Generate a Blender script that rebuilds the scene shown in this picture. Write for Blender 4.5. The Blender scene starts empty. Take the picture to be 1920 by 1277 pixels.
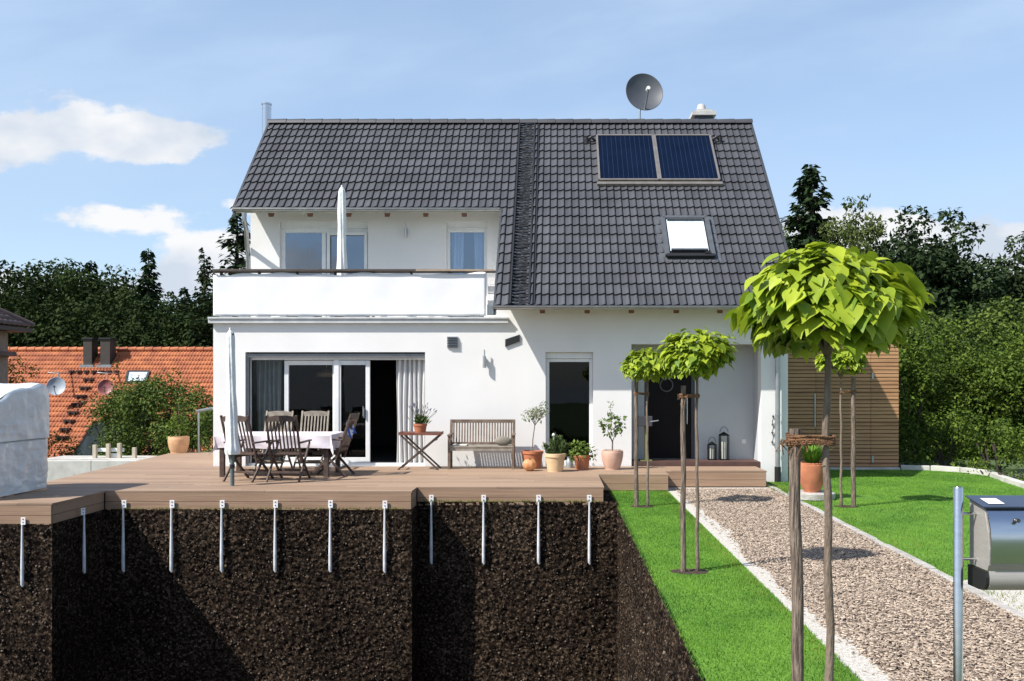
import bpy, math, random
import numpy as np
from mathutils import Vector, noise, Matrix
R = math.radians
rnd = random.Random(7)
rng = np.random.default_rng(11)
S = bpy.context.scene
COL = S.collection
F, VX, VY, H = 1776.0, 1045.0, 722.0, 1.6      # focal length in px of the 1920 px photo, vanishing point, eye height over deck
def wx(px, d): return (px - VX) * d / F
def wz(py, d): return H - (py - VY) * d / F
def dd(py, z=0.0): return F * (H - z) / (py - VY)
SUN = Vector((1.62, 1.0, -2.05)).normalized()
GZ = -0.30
# ---------------------------------------------------------------- materials
MATS = {}
def N(nt, t, **k):
    n = nt.nodes.new(t)
    for a, b in k.items():
        if hasattr(n, a): setattr(n, a, b)
        else: n.inputs[a].default_value = b
    return n
def mat(name, col, rough=.6, metal=0, col2=None, scale=6, stretch=(1, 1, 1), bump=0, bscale=40, detail=4, spec=.5, contrast=(.35, .65), attr=None, transl=0, coat=0):
    if name in MATS: return MATS[name]
    m = bpy.data.materials.new(name); m.use_nodes = True; nt = m.node_tree; L = nt.links
    b = nt.nodes['Principled BSDF']
    b.inputs['Roughness'].default_value = rough; b.inputs['Metallic'].default_value = metal
    b.inputs['Specular IOR Level'].default_value = spec
    if coat: b.inputs['Coat Weight'].default_value = coat
    c1 = (*col, 1)
    c2 = (*(col2 or tuple(c * .82 for c in col)), 1)
    tc = N(nt, 'ShaderNodeTexCoord'); mp = N(nt, 'ShaderNodeMapping'); mp.inputs['Scale'].default_value = stretch
    L.new(tc.outputs['Object'], mp.inputs[0])
    nz = N(nt, 'ShaderNodeTexNoise'); nz.inputs['Scale'].default_value = scale; nz.inputs['Detail'].default_value = detail
    L.new(mp.outputs[0], nz.inputs['Vector'])
    rp = N(nt, 'ShaderNodeValToRGB'); rp.color_ramp.elements[0].position, rp.color_ramp.elements[1].position = contrast
    rp.color_ramp.elements[0].color = c2; rp.color_ramp.elements[1].color = c1
    if attr:
        at = N(nt, 'ShaderNodeAttribute', attribute_name=attr)
        L.new(at.outputs['Fac'], rp.inputs[0])
    else: L.new(nz.outputs['Fac'], rp.inputs[0])
    L.new(rp.outputs[0], b.inputs['Base Color'])
    if bump:
        n2 = N(nt, 'ShaderNodeTexNoise'); n2.inputs['Scale'].default_value = bscale; n2.inputs['Detail'].default_value = 5
        L.new(mp.outputs[0], n2.inputs['Vector'])
        bp = N(nt, 'ShaderNodeBump'); bp.inputs['Strength'].default_value = bump; bp.inputs['Distance'].default_value = .02
        L.new(n2.outputs['Fac'], bp.inputs['Height']); L.new(bp.outputs[0], b.inputs['Normal'])
    if transl:
        tr = N(nt, 'ShaderNodeBsdfTranslucent'); mx = N(nt, 'ShaderNodeMixShader'); mx.inputs[0].default_value = transl
        L.new(rp.outputs[0], tr.inputs[0]); L.new(b.outputs[0], mx.inputs[1]); L.new(tr.outputs[0], mx.inputs[2])
        L.new(mx.outputs[0], nt.nodes['Material Output'].inputs[0])
    MATS[name] = m; return m
def glass(name, refl=.08, tint=(.9, .93, .95), rough=0.0, gcol=(1, 1, 1)):
    m = bpy.data.materials.new(name); m.use_nodes = True; nt = m.node_tree; nt.nodes.clear(); L = nt.links
    o = N(nt, 'ShaderNodeOutputMaterial'); t = N(nt, 'ShaderNodeBsdfTransparent'); g = N(nt, 'ShaderNodeBsdfGlossy'); g.inputs['Roughness'].default_value = rough; g.inputs['Color'].default_value = (*gcol, 1)
    t.inputs[0].default_value = (*tint, 1)
    lw = N(nt, 'ShaderNodeLayerWeight'); lw.inputs['Blend'].default_value = .5
    pw_ = N(nt, 'ShaderNodeMath', operation='POWER'); pw_.inputs[1].default_value = 5; L.new(lw.outputs['Facing'], pw_.inputs[0])
    mr = N(nt, 'ShaderNodeMapRange'); mr.inputs['To Min'].default_value = refl; mr.inputs['To Max'].default_value = 1
    L.new(pw_.outputs[0], mr.inputs[0])
    tc = N(nt, 'ShaderNodeTexCoord'); nz = N(nt, 'ShaderNodeTexNoise'); nz.inputs['Scale'].default_value = 1.3
    bp = N(nt, 'ShaderNodeBump'); bp.inputs['Strength'].default_value = .02; bp.inputs['Distance'].default_value = .05
    L.new(tc.outputs['Object'], nz.inputs['Vector']); L.new(nz.outputs[0], bp.inputs['Height']); L.new(bp.outputs[0], g.inputs['Normal'])
    mx = N(nt, 'ShaderNodeMixShader'); L.new(mr.outputs[0], mx.inputs[0]); L.new(t.outputs[0], mx.inputs[1]); L.new(g.outputs[0], mx.inputs[2])
    L.new(mx.outputs[0], o.inputs[0]); return m

M = {}
M['plaster'] = mat('white_plaster', (.735, .73, .715), .9, col2=(.68, .675, .66), scale=1.1, bump=.2, bscale=160, contrast=(.25, .7))
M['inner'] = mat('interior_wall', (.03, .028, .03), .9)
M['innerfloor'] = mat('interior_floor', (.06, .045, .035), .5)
M['white'] = mat('white_frame', (.74, .75, .74), .35, col2=(.68, .69, .69))
M['recess'] = mat('shade_darkened_porch_render', (.46, .48, .485), .9, col2=(.43, .45, .455), scale=1.6, bump=.1, bscale=160)  # porch shade put into the render colour, greyer than the other walls
M['fabric'] = mat('white_screen_fabric', (.76, .76, .77), .85, col2=(.72, .72, .73), scale=3, bump=.1, bscale=200)
M['cream'] = mat('cream_soffit', (.78, .74, .66), .8)
M['zinc'] = mat('zinc_gutter', (.42, .44, .45), .38, .75, col2=(.33, .35, .37), scale=4)
M['steel'] = mat('stainless_steel', (.62, .63, .65), .22, 1, col2=(.55, .56, .58), scale=5, stretch=(1, 1, 8))
M['mailgrey'] = mat('matt_steel_sheet', (.36, .34, .31), .5, .25, col2=(.32, .30, .275), scale=20, stretch=(.3, 1, 10))
M['brushed'] = mat('brushed_steel', (.50, .50, .50), .32, .9, col2=(.44, .44, .44), scale=30, stretch=(.3, 1, 12))
M['black'] = mat('black_metal', (.012, .012, .013), .5)
M['anthracite'] = mat('anthracite_metal', (.045, .048, .055), .5)
M['ladder'] = mat('blackened_roof_steel', (.008, .008, .010), .5, 0, col2=(.015, .015, .018), scale=40)
M['rafter'] = mat('stained_rafter', (.13, .045, .022), .6)
M['railwood'] = mat('dark_rail_wood', (.035, .026, .021), .6, col2=(.07, .052, .04), scale=5, stretch=(1, 8, 8))
M['bench'] = mat('brown_bench_wood', (.20, .145, .105), .7, col2=(.11, .075, .055), scale=9, bump=.3, bscale=90)
M['teak'] = mat('weathered_teak', (.095, .060, .045), .65, col2=(.045, .028, .021), scale=9, stretch=(1, 1, 1), bump=.3, bscale=90)
M['teakgrey'] = mat('silvered_teak', (.30, .265, .215), .75, col2=(.20, .17, .135), scale=9, bump=.3, bscale=90)
M['cloth'] = mat('lilac_tablecloth', (.72, .66, .70), .85, col2=(.67, .61, .65), scale=3, bump=.2, bscale=12)
M['parasol'] = mat('white_parasol_cloth', (.74, .76, .74), .85, col2=(.66, .69, .67), scale=5, bump=.4, bscale=14)
M['terra'] = mat('orange_terracotta', (.46, .17, .08), .85, col2=(.34, .12, .06), scale=7, bump=.15, bscale=60)
M['terrapale'] = mat('pale_terracotta', (.62, .36, .20), .85, col2=(.50, .28, .15), scale=6, bump=.15, bscale=60)
M['terrapink'] = mat('pink_terracotta', (.58, .38, .29), .85, col2=(.48, .30, .22), scale=6, bump=.15, bscale=60)
M['terrayel'] = mat('buff_terracotta', (.62, .44, .26), .85, col2=(.52, .36, .20), scale=6)
M['potsoil'] = mat('pot_soil', (.025, .018, .012), .95, bump=.6, bscale=90)
M['bark'] = mat('young_bark', (.21, .16, .12), .85, col2=(.13, .095, .07), scale=14, stretch=(3, 3, .7), bump=.6, bscale=30)
M['stake'] = mat('split_stake_wood', (.25, .19, .145), .85, col2=(.085, .06, .045), scale=22, stretch=(4, 4, .35), bump=1, bscale=30, contrast=(.4, .6))
M['rope'] = mat('coir_rope', (.30, .15, .07), .95, col2=(.14, .07, .035), scale=40, bump=1, bscale=120)
M['darkbark'] = mat('forest_bark', (.06, .045, .035), .9, bump=.6)
M['concrete'] = mat('pale_concrete', (.52, .51, .48), .9, col2=(.40, .39, .36), scale=3, bump=.3)
M['stonewhite'] = mat('white_limestone_edging', (.44, .42, .39), .9, col2=(.30, .28, .25), scale=9, bump=.6, bscale=50)
M['post'] = mat('pale_fence_wood', (.48, .42, .34), .8, col2=(.38, .33, .26))
M['orangetile'] = mat('orange_clay_tile', (.45, .145, .05), .75, col2=(.27, .072, .028), scale=2.2, detail=8, bump=.2)
M['browntile'] = mat('brown_clay_tile', (.14, .09, .08), .75, col2=(.09, .06, .055), scale=3)
M['beige'] = mat('beige_render', (.30, .23, .19), .9)
M['slate'] = mat('brown_chimney_cladding', (.045, .036, .03), .6)
M['dishgrey'] = mat('grey_dish_paint', (.075, .082, .095), .5, col2=(.06, .067, .08), scale=3)
M['dishpale'] = mat('pale_dish_paint', (.33, .38, .44), .5)
M['dishred'] = mat('red_dish_paint', (.20, .045, .05), .5, col2=(.36, .14, .14), scale=3)
M['plastic'] = mat('white_plastic', (.8, .8, .8), .4)
M['curtain'] = mat('sheer_curtain', (.85, .85, .84), .9, col2=(.78, .78, .77), scale=3, transl=.35)
M['curtaingrey'] = mat('grey_curtain', (.26, .30, .29), .9, transl=.3)
M['lantern'] = mat('dark_green_lantern_metal', (.006, .009, .009), .8, spec=.1)
M['candle'] = mat('ivory_candle', (.55, .53, .45), .6)
M['olivepaint'] = mat('olive_painted_post', (.16, .18, .06), .6)
M['pumpkin'] = mat('pale_orange_pumpkin', (.62, .30, .13), .55, col2=(.50, .22, .09), scale=6)
M['bluecloth'] = mat('blue_cloth', (.03, .09, .35), .9, col2=(.6, .62, .68), scale=9, contrast=(.46, .54))
M['cushion'] = mat('sage_cushion', (.22, .20, .16), .9)
M['seat_pad'] = mat('cream_seat_pad', (.6, .57, .50), .9)
M['bluepanel'] = mat('solar_absorber', (.0035, .009, .026), .4, 0, col2=(.0025, .007, .021), scale=2, spec=.05)
M['panelframe'] = mat('panel_aluminium', (.32, .29, .26), .4, .6)
M['lid'] = mat('sky_tinted_steel_lid', (.075, .095, .15), .3, .7)  # blue of the mirrored sky put into the lid colour
M['letter'] = mat('white_name_label', (.85, .85, .85), .5)
M['blindwhite'] = mat('roof_window_blind', (.74, .78, .80), .7)
M['tarp'] = mat('silver_tarpaulin', (.68, .72, .73), .3, col2=(.56, .60, .62), scale=2.5, bump=.9, bscale=6, spec=.6)
M['dirt'] = mat('planting_soil', (.05, .03, .02), .95, bump=1, bscale=50)
M['lav'] = mat('lavender_flower', (.13, .12, .17), .8)
M['wglass'] = glass('window_glass', .022)
M['blueglass'] = glass('coated_window_glass', .24, (.62, .74, .95), gcol=(.72, .84, 1))
M['roofglass'] = glass('roof_window_glass', .04)

def wood_boards(name, axis, pitch, c1, c2, rough=.7, grain=(1, 30, 30), attr=None):
    """wood with one random shade per board; boards counted along axis"""
    m = bpy.data.materials.new(name); m.use_nodes = True; nt = m.node_tree; L = nt.links; b = nt.nodes['Principled BSDF']
    b.inputs['Roughness'].default_value = rough
    tc = N(nt, 'ShaderNodeTexCoord'); sp = N(nt, 'ShaderNodeSeparateXYZ'); L.new(tc.outputs['Object'], sp.inputs[0])
    dv = N(nt, 'ShaderNodeMath', operation='DIVIDE'); dv.inputs[1].default_value = pitch; L.new(sp.outputs[axis], dv.inputs[0])
    fl = N(nt, 'ShaderNodeMath', operation='FLOOR'); L.new(dv.outputs[0], fl.inputs[0])
    wn = N(nt, 'ShaderNodeTexWhiteNoise', noise_dimensions='1D'); L.new(fl.outputs[0], wn.inputs['W'])
    if attr:
        wn = N(nt, 'ShaderNodeAttribute', attribute_name=attr)
    mp = N(nt, 'ShaderNodeMapping'); mp.inputs['Scale'].default_value = grain; L.new(tc.outputs['Object'], mp.inputs[0])
    nz = N(nt, 'ShaderNodeTexNoise'); nz.inputs['Scale'].default_value = 1.5; nz.inputs['Detail'].default_value = 6; L.new(mp.outputs[0], nz.inputs['Vector'])
    ad = N(nt, 'ShaderNodeMath', operation='MULTIPLY_ADD'); ad.inputs[1].default_value = .5; L.new(wn.outputs['Fac'] if attr else wn.outputs[0], ad.inputs[0]); L.new(nz.outputs[0], ad.inputs[2])
    n3 = N(nt, 'ShaderNodeTexNoise'); n3.inputs['Scale'].default_value = .9; L.new(tc.outputs['Object'], n3.inputs['Vector'])
    a2 = N(nt, 'ShaderNodeMath', operation='MULTIPLY_ADD'); a2.inputs[1].default_value = .35; L.new(n3.outputs[0], a2.inputs[0]); L.new(ad.outputs[0], a2.inputs[2])
    rp = N(nt, 'ShaderNodeValToRGB'); rp.color_ramp.elements[0].position = .55; rp.color_ramp.elements[1].position = 1.2 if False else 1.0
    rp.color_ramp.elements[0].color = (*c2, 1); rp.color_ramp.elements[1].color = (*c1, 1); L.new(a2.outputs[0], rp.inputs[0]); L.new(rp.outputs[0], b.inputs['Base Color'])
    bp = N(nt, 'ShaderNodeBump'); bp.inputs['Strength'].default_value = .25; bp.inputs['Distance'].default_value = .01
    L.new(nz.outputs[0], bp.inputs['Height']); L.new(bp.outputs[0], b.inputs['Normal'])
    return m
M['deck'] = wood_boards('deck_boards', 1, .146, (.31, .21, .14), (.20, .132, .086), attr='v')
M['fascia'] = wood_boards('fascia_boards', 2, .15, (.34, .225, .145), (.25, .155, .098))
M['larch'] = wood_boards('larch_slats', 2, .0842, (.45, .245, .12), (.28, .14, .065), grain=(1.2, 20, 20))

def soil_mat():
    m = bpy.data.materials.new('cut_soil'); m.use_nodes = True; nt = m.node_tree; L = nt.links; b = nt.nodes['Principled BSDF']
    b.inputs['Roughness'].default_value = .85; b.inputs['Specular IOR Level'].default_value = .08
    tc = N(nt, 'ShaderNodeTexCoord')
    v = N(nt, 'ShaderNodeTexVoronoi'); v.inputs['Scale'].default_value = 36; L.new(tc.outputs['Object'], v.inputs['Vector'])
    n = N(nt, 'ShaderNodeTexNoise'); n.inputs['Scale'].default_value = 26; n.inputs['Detail'].default_value = 8; n.inputs['Roughness'].default_value = .7; L.new(tc.outputs['Object'], n.inputs['Vector'])
    n2 = N(nt, 'ShaderNodeTexNoise'); n2.inputs['Scale'].default_value = 1.1; n2.inputs['Detail'].default_value = 3; L.new(tc.outputs['Object'], n2.inputs['Vector'])
    sp = N(nt, 'ShaderNodeSeparateColor'); L.new(v.outputs['Color'], sp.inputs[0])
    m1 = N(nt, 'ShaderNodeMath', operation='MULTIPLY'); L.new(sp.outputs[0], m1.inputs[0]); L.new(n.outputs[0], m1.inputs[1])
    m2 = N(nt, 'ShaderNodeMath', operation='MULTIPLY_ADD'); m2.inputs[1].default_value = .35; L.new(n2.outputs[0], m2.inputs[0]); L.new(m1.outputs[0], m2.inputs[2])
    rp = N(nt, 'ShaderNodeValToRGB'); cr = rp.color_ramp
    cr.elements[0].position = .2; cr.elements[0].color = (.003, .002, .0015, 1)
    cr.elements[1].position = .8; cr.elements[1].color = (.15, .11, .075, 1)
    e = cr.elements.new(.46); e.color = (.020, .013, .0085, 1); e = cr.elements.new(.62); e.color = (.056, .038, .025, 1)
    L.new(m2.outputs[0], rp.inputs[0]); L.new(rp.outputs[0], b.inputs['Base Color'])
    bp = N(nt, 'ShaderNodeBump'); bp.inputs['Strength'].default_value = 1; bp.inputs['Distance'].default_value = .02
    L.new(n.outputs[0], bp.inputs['Height']); L.new(bp.outputs[0], b.inputs['Normal'])
    return m
M['soil'] = soil_mat()

def tile_mat():
    m = bpy.data.materials.new('anthracite_roof_tile'); m.use_nodes = True; nt = m.node_tree; L = nt.links; b = nt.nodes['Principled BSDF']
    b.inputs['Roughness'].default_value = .5; b.inputs['Specular IOR Level'].default_value = .45
    at = N(nt, 'ShaderNodeAttribute', attribute_name='v')
    tc = N(nt, 'ShaderNodeTexCoord'); n = N(nt, 'ShaderNodeTexNoise'); n.inputs['Scale'].default_value = 1.4; n.inputs['Detail'].default_value = 8; L.new(tc.outputs['Object'], n.inputs['Vector'])
    a = N(nt, 'ShaderNodeMath', operation='MULTIPLY_ADD'); a.inputs[1].default_value = .35; L.new(at.outputs['Fac'], a.inputs[0]); L.new(n.outputs[0], a.inputs[2])
    rp = N(nt, 'ShaderNodeValToRGB'); rp.color_ramp.elements[0].position = .35; rp.color_ramp.elements[0].color = (.040, .041, .046, 1)
    rp.color_ramp.elements[1].position = 1.0; rp.color_ramp.elements[1].color = (.075, .077, .085, 1)
    L.new(a.outputs[0], rp.inputs[0]); L.new(rp.outputs[0], b.inputs['Base Color']); return m
M['tile'] = tile_mat()

def lawn_mat():
    m = bpy.data.materials.new('mown_lawn'); m.use_nodes = True; nt = m.node_tree; L = nt.links; b = nt.nodes['Principled BSDF']
    b.inputs['Roughness'].default_value = .9; b.inputs['Specular IOR Level'].default_value = .15
    tc = N(nt, 'ShaderNodeTexCoord')
    n = N(nt, 'ShaderNodeTexNoise'); n.inputs['Scale'].default_value = 90; n.inputs['Detail'].default_value = 4; L.new(tc.outputs['Object'], n.inputs['Vector'])
    n2 = N(nt, 'ShaderNodeTexNoise'); n2.inputs['Scale'].default_value = 1.7; n2.inputs['Detail'].default_value = 5; L.new(tc.outputs['Object'], n2.inputs['Vector'])
    a = N(nt, 'ShaderNodeMath', operation='MULTIPLY_ADD'); a.inputs[1].default_value = .6; L.new(n.outputs[0], a.inputs[0]); L.new(n2.outputs[0], a.inputs[2])
    rp = N(nt, 'ShaderNodeValToRGB'); rp.color_ramp.elements[0].position = .5; rp.color_ramp.elements[0].color = (.060, .15, .018, 1)
    rp.color_ramp.elements[1].position = 1.05; rp.color_ramp.elements[1].color = (.13, .25, .035, 1)
    L.new(a.outputs[0], rp.inputs[0]); L.new(rp.outputs[0], b.inputs['Base Color'])
    return m
M['lawn'] = lawn_mat()
M['blade'] = mat('grass_blade', (.155, .31, .036), .75, col2=(.065, .175, .022), attr='v', contrast=(0, 1), transl=.25, spec=.2)
M['bladedry'] = mat('grass_blade_yellowing', (.22, .24, .05), .75, col2=(.10, .15, .02), attr='v', contrast=(0, 1), transl=.25, spec=.2)
M['chip'] = mat('wood_chip', (.50, .405, .315), .9, col2=(.125, .088, .062), attr='v', contrast=(0, 1))
M['mulchbase'] = mat('mulch_bed', (.26, .20, .155), .95, col2=(.08, .055, .04), scale=38, detail=8, bump=1, bscale=60)
M['sand'] = mat('pale_gravel', (.60, .57, .51), .95, col2=(.42, .39, .34), scale=30, bump=.8, bscale=90)
M['field'] = mat('rough_meadow', (.06, .10, .03), .95, col2=(.04, .07, .02), scale=1)
LF = dict(attr='v', contrast=(0, 1), spec=.12)
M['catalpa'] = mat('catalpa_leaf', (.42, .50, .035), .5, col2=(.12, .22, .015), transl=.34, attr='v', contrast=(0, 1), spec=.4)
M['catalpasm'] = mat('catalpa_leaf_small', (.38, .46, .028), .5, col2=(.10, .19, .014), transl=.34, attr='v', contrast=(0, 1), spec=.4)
M['leafdark'] = mat('forest_leaf', (.038, .060, .014), .8, col2=(.010, .020, .005), transl=.15, **LF)
M['needle'] = mat('spruce_needle', (.030, .055, .018), .8, col2=(.010, .022, .008), transl=.05, **LF)
M['pine'] = mat('pine_needle', (.040, .062, .022), .7, col2=(.012, .026, .009), transl=.08, **LF)
M['birch'] = mat('birch_leaf', (.12, .15, .045), .6, col2=(.05, .075, .02), transl=.25, **LF)
M['hedge'] = mat('hedge_leaf', (.15, .22, .03), .5, col2=(.014, .036, .007), transl=.32, **LF)
M['bush'] = mat('bush_leaf', (.12, .17, .03), .55, col2=(.022, .045, .010), transl=.22, **LF)
M['olive'] = mat('olive_leaf', (.24, .27, .15), .6, col2=(.11, .15, .06), transl=.2, **LF)
M['citrus'] = mat('citrus_leaf', (.15, .22, .04), .4, col2=(.05, .10, .02), transl=.25, **LF)
M['herb'] = mat('herb_leaf', (.10, .15, .05), .6, col2=(.035, .06, .018), transl=.2, **LF)
M['agap'] = mat('strap_leaf', (.16, .30, .04), .45, col2=(.07, .16, .02), transl=.3, **LF)

# ---------------------------------------------------------------- mesh tools
def wloc(o):
    v = Vector((0, 0, 0))
    while o: v += o.location; o = o.parent
    return v
def tag(o, label=None, cat=None, group=None, kind=None):
    if label: o['label'] = label
    if cat: o['category'] = cat
    if group: o['group'] = group
    if kind: o['kind'] = kind
    return o
def empty(name, loc, label=None, cat=None, group=None):
    o = bpy.data.objects.new(name, None); COL.objects.link(o); o.location = loc; o.empty_display_size = .1
    return tag(o, label, cat, group)
def link(name, me, m, parent=None, smooth=False, bevel=0):
    if m is not None: me.materials.append(M[m] if isinstance(m, str) else m)
    o = bpy.data.objects.new(name, me); COL.objects.link(o); o.parent = parent
    if smooth:
        me.polygons.foreach_set('use_smooth', [True] * len(me.polygons))
        if smooth != 'all':
            try: me.set_sharp_from_angle(angle=R(40))
            except Exception: pass
    if bevel:
        b = o.modifiers.new('bevel', 'BEVEL'); b.width = bevel; b.segments = 2; b.limit_method = 'ANGLE'
    return o
class MB:
    def __init__(s): s.v = []; s.f = []
    def add(s, vs, fs):
        n = len(s.v); s.v += [tuple(v) for v in vs]; s.f += [tuple(i + n for i in f) for f in fs]; return s
    def box(s, x0, x1, y0, y1, z0, z1):
        return s.add([(x0, y0, z0), (x1, y0, z0), (x1, y1, z0), (x0, y1, z0), (x0, y0, z1), (x1, y0, z1), (x1, y1, z1), (x0, y1, z1)],
                     [(0, 3, 2, 1), (4, 5, 6, 7), (0, 1, 5, 4), (1, 2, 6, 5), (2, 3, 7, 6), (3, 0, 4, 7)])
    def bar(s, p, q, w, h, up=(0, 0, 1)):
        p, q = Vector(p), Vector(q); a = (q - p).normalized(); u = Vector(up)
        if abs(a.dot(u)) > .98: u = Vector((0, 1, 0))
        x = a.cross(u).normalized(); y = x.cross(a).normalized()
        vs = []
        for c in (p, q):
            for i, j in ((-1, -1), (1, -1), (1, 1), (-1, 1)): vs.append(c + x * w / 2 * i + y * h / 2 * j)
        return s.add(vs, [(0, 1, 2, 3), (7, 6, 5, 4), (0, 4, 5, 1), (1, 5, 6, 2), (2, 6, 7, 3), (3, 7, 4, 0)])
    def tube(s, pts, r, n=10, cap=True):
        pts = [Vector(p) for p in pts]; rs = r if isinstance(r, (list, tuple)) else [r] * len(pts)
        base = len(s.v); prev = None
        for i, p in enumerate(pts):
            a = (pts[min(i + 1, len(pts) - 1)] - pts[max(i - 1, 0)]).normalized()
            if prev is None:
                u = Vector((0, 0, 1)) if abs(a.z) < .9 else Vector((1, 0, 0))
                x = a.cross(u).normalized()
            else: x = (prev - a * prev.dot(a)).normalized()
            prev = x; y = a.cross(x)
            for k in range(n):
                t = 2 * math.pi * k / n; s.v.append(tuple(p + (x * math.cos(t) + y * math.sin(t)) * rs[i]))
        for i in range(len(pts) - 1):
            for k in range(n):
                k2 = (k + 1) % n; b = base + i * n; s.f.append((b + k, b + k2, b + n + k2, b + n + k))
        if cap:
            s.f.append(tuple(base + k for k in reversed(range(n)))); e = base + (len(pts) - 1) * n; s.f.append(tuple(e + k for k in range(n)))
        return s
    def lathe(s, prof, c=(0, 0, 0), n=28, wob=0):
        base = len(s.v); m = len(prof)
        for r, z in prof:
            for k in range(n):
                t = 2 * math.pi * k / n; rr = r * (1 + wob * math.cos(t * 9))
                s.v.append((c[0] + rr * math.cos(t), c[1] + rr * math.sin(t), c[2] + z))
        for i in range(m - 1):
            for k in range(n):
                k2 = (k + 1) % n; b = base + i * n; s.f.append((b + k, b + k2, b + n + k2, b + n + k))
        return s
    def prism(s, poly, axis, a, b):
        """poly: 2D outline; axis 0 -> (y,z) extruded in x from a to b; 1 -> (x,z); 2 -> (x,y)"""
        def P(u, v, t): return [(t, u, v), (u, t, v), (u, v, t)][axis]
        n = len(poly); vs = [P(u, v, a) for u, v in poly] + [P(u, v, b) for u, v in poly]
        return s.add(vs, [tuple(range(n)), tuple(reversed(range(n, 2 * n)))] + [(i, i + n, (i + 1) % n + n, (i + 1) % n) for i in range(n)])
    def grid(s, nu, nv, fn):
        base = len(s.v)
        for j in range(nv + 1):
            for i in range(nu + 1): s.v.append(tuple(fn(i / nu, j / nv)))
        for j in range(nv):
            for i in range(nu):
                b = base + j * (nu + 1) + i; s.f.append((b, b + 1, b + nu + 2, b + nu + 1))
        return s
    def build(s, name, m, parent=None, smooth=False, bevel=0, rot=None):
        o = wloc(parent) if parent else Vector((0, 0, 0))
        me = bpy.data.meshes.new(name)
        me.from_pydata([(v[0] - o.x, v[1] - o.y, v[2] - o.z) for v in s.v], [], s.f)
        import bmesh
        bm = bmesh.new(); bm.from_mesh(me); bmesh.ops.recalc_face_normals(bm, faces=bm.faces); bm.to_mesh(me); bm.free()
        me.update()
        return link(name, me, m, parent, smooth, bevel)
def copy_tree(o, parent=None):
    c = o.copy(); COL.objects.link(c); c.parent = parent
    for ch in [x for x in bpy.data.objects if x.parent == o]: copy_tree(ch, c)
    return c
def inst_mesh(name, tv, tf, pos, X, Y, Z, m, parent=None, var=None, smooth=True, offset=True):
    """many small pieces (leaves, blades, chips) as one mesh; X,Y,Z are scaled axis vectors per piece"""
    tv = np.asarray(tv, float); n = len(pos); k = len(tv)
    o = np.array(wloc(parent)) if (parent and offset) else np.zeros(3)
    V = pos[:, None, :] + tv[None, :, 0:1] * X[:, None, :] + tv[None, :, 1:2] * Y[:, None, :] + tv[None, :, 2:3] * Z[:, None, :] - o
    V = V.reshape(-1, 3)
    sizes = np.array([len(f) for f in tf]); flat = np.concatenate([np.array(f) for f in tf])
    allf = (flat[None, :] + (np.arange(n) * k)[:, None]).ravel()
    tot = np.tile(sizes, n); start = np.concatenate([[0], np.cumsum(tot)[:-1]])
    me = bpy.data.meshes.new(name); me.vertices.add(len(V)); me.vertices.foreach_set('co', V.ravel().astype(np.float32))
    me.loops.add(len(allf)); me.loops.foreach_set('vertex_index', allf.astype(np.int32))
    me.polygons.add(len(tot)); me.polygons.foreach_set('loop_start', start.astype(np.int32)); me.polygons.foreach_set('loop_total', tot.astype(np.int32))
    me.update(calc_edges=True)
    if var is None: var = rng.random(n)
    a = me.attributes.new('v', 'FLOAT', 'POINT'); a.data.foreach_set('value', np.repeat(var, k).astype(np.float32))
    return link(name, me, m, parent, 'all' if smooth else False)
def nrm(a): return a / np.maximum(np.linalg.norm(a, axis=1, keepdims=True), 1e-9)
def frames(axis, normal):
    A = nrm(axis); X = nrm(np.cross(A, normal)); Z = np.cross(X, A); return X, A, Z
HEART = ([(0, 0, 0), (.24, -.12, .05), (.46, .12, .06), (.40, .42, .03), (.20, .74, -.06), (0, 1.04, -.26), (-.20, .74, -.06), (-.40, .42, .03), (-.46, .12, .06), (-.24, -.12, .05), (0, .25, -.04), (0, .65, -.09)],
         [(0, 1, 2, 10), (10, 2, 3), (10, 3, 4, 11), (11, 4, 5), (0, 10, 8, 9), (10, 7, 8), (10, 11, 6, 7), (11, 5, 6)])
LEAF = ([(0, 0, 0), (.28, .4, .06), (0, .45, -.02), (-.28, .4, .06), (0, 1, -.12)], [(0, 1, 2), (0, 2, 3), (1, 4, 2), (2, 4, 3)])
NARROW = ([(0, 0, 0), (.11, .5, .03), (0, 1, -.05), (-.11, .5, .03)], [(0, 1, 2, 3)])
BLADE = ([(-.5, 0, 0), (.5, 0, 0), (.12, 1, 0)], [(0, 1, 2)])
def rdir(n): return nrm(rng.normal(size=(n, 3)))
def clump_leaves(centers, radii, per, size, flat=.8, up=.5, squash=.8):
    """leaves spread over the shells of clumps: positions, axes, normals, var"""
    P, A, Nn, S_, Vv = [], [], [], [], []
    for c, r in zip(centers, radii):
        n = max(4, int(per * r * r)); d = rdir(n); rad = r * rng.uniform(.55, 1.08, (n, 1))
        P.append(np.array(c) + d * rad * np.array([1, 1, squash]))
        nr = nrm(d * flat + rdir(n) * .6 + np.array([0, 0, up])); a = nrm(np.cross(nr, rdir(n)) + d * .5 + np.array([0, 0, -.15]))
        A.append(a); Nn.append(nr); S_.append(size * rng.uniform(.6, 1.3, n)); Vv.append(np.clip(rng.normal(.5, .25, n) + rng.normal(0, .15), 0, 1))
    return [np.concatenate(q) for q in (P, A, Nn, S_, Vv)]
def leaves(name, tm, data, m, parent=None):
    P, A, Nn, s, v = data; X, Y, Z = frames(A, Nn)
    return inst_mesh(name, tm[0], tm[1], P, X * s[:, None], Y * s[:, None], Z * s[:, None], m, parent, v)

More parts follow.
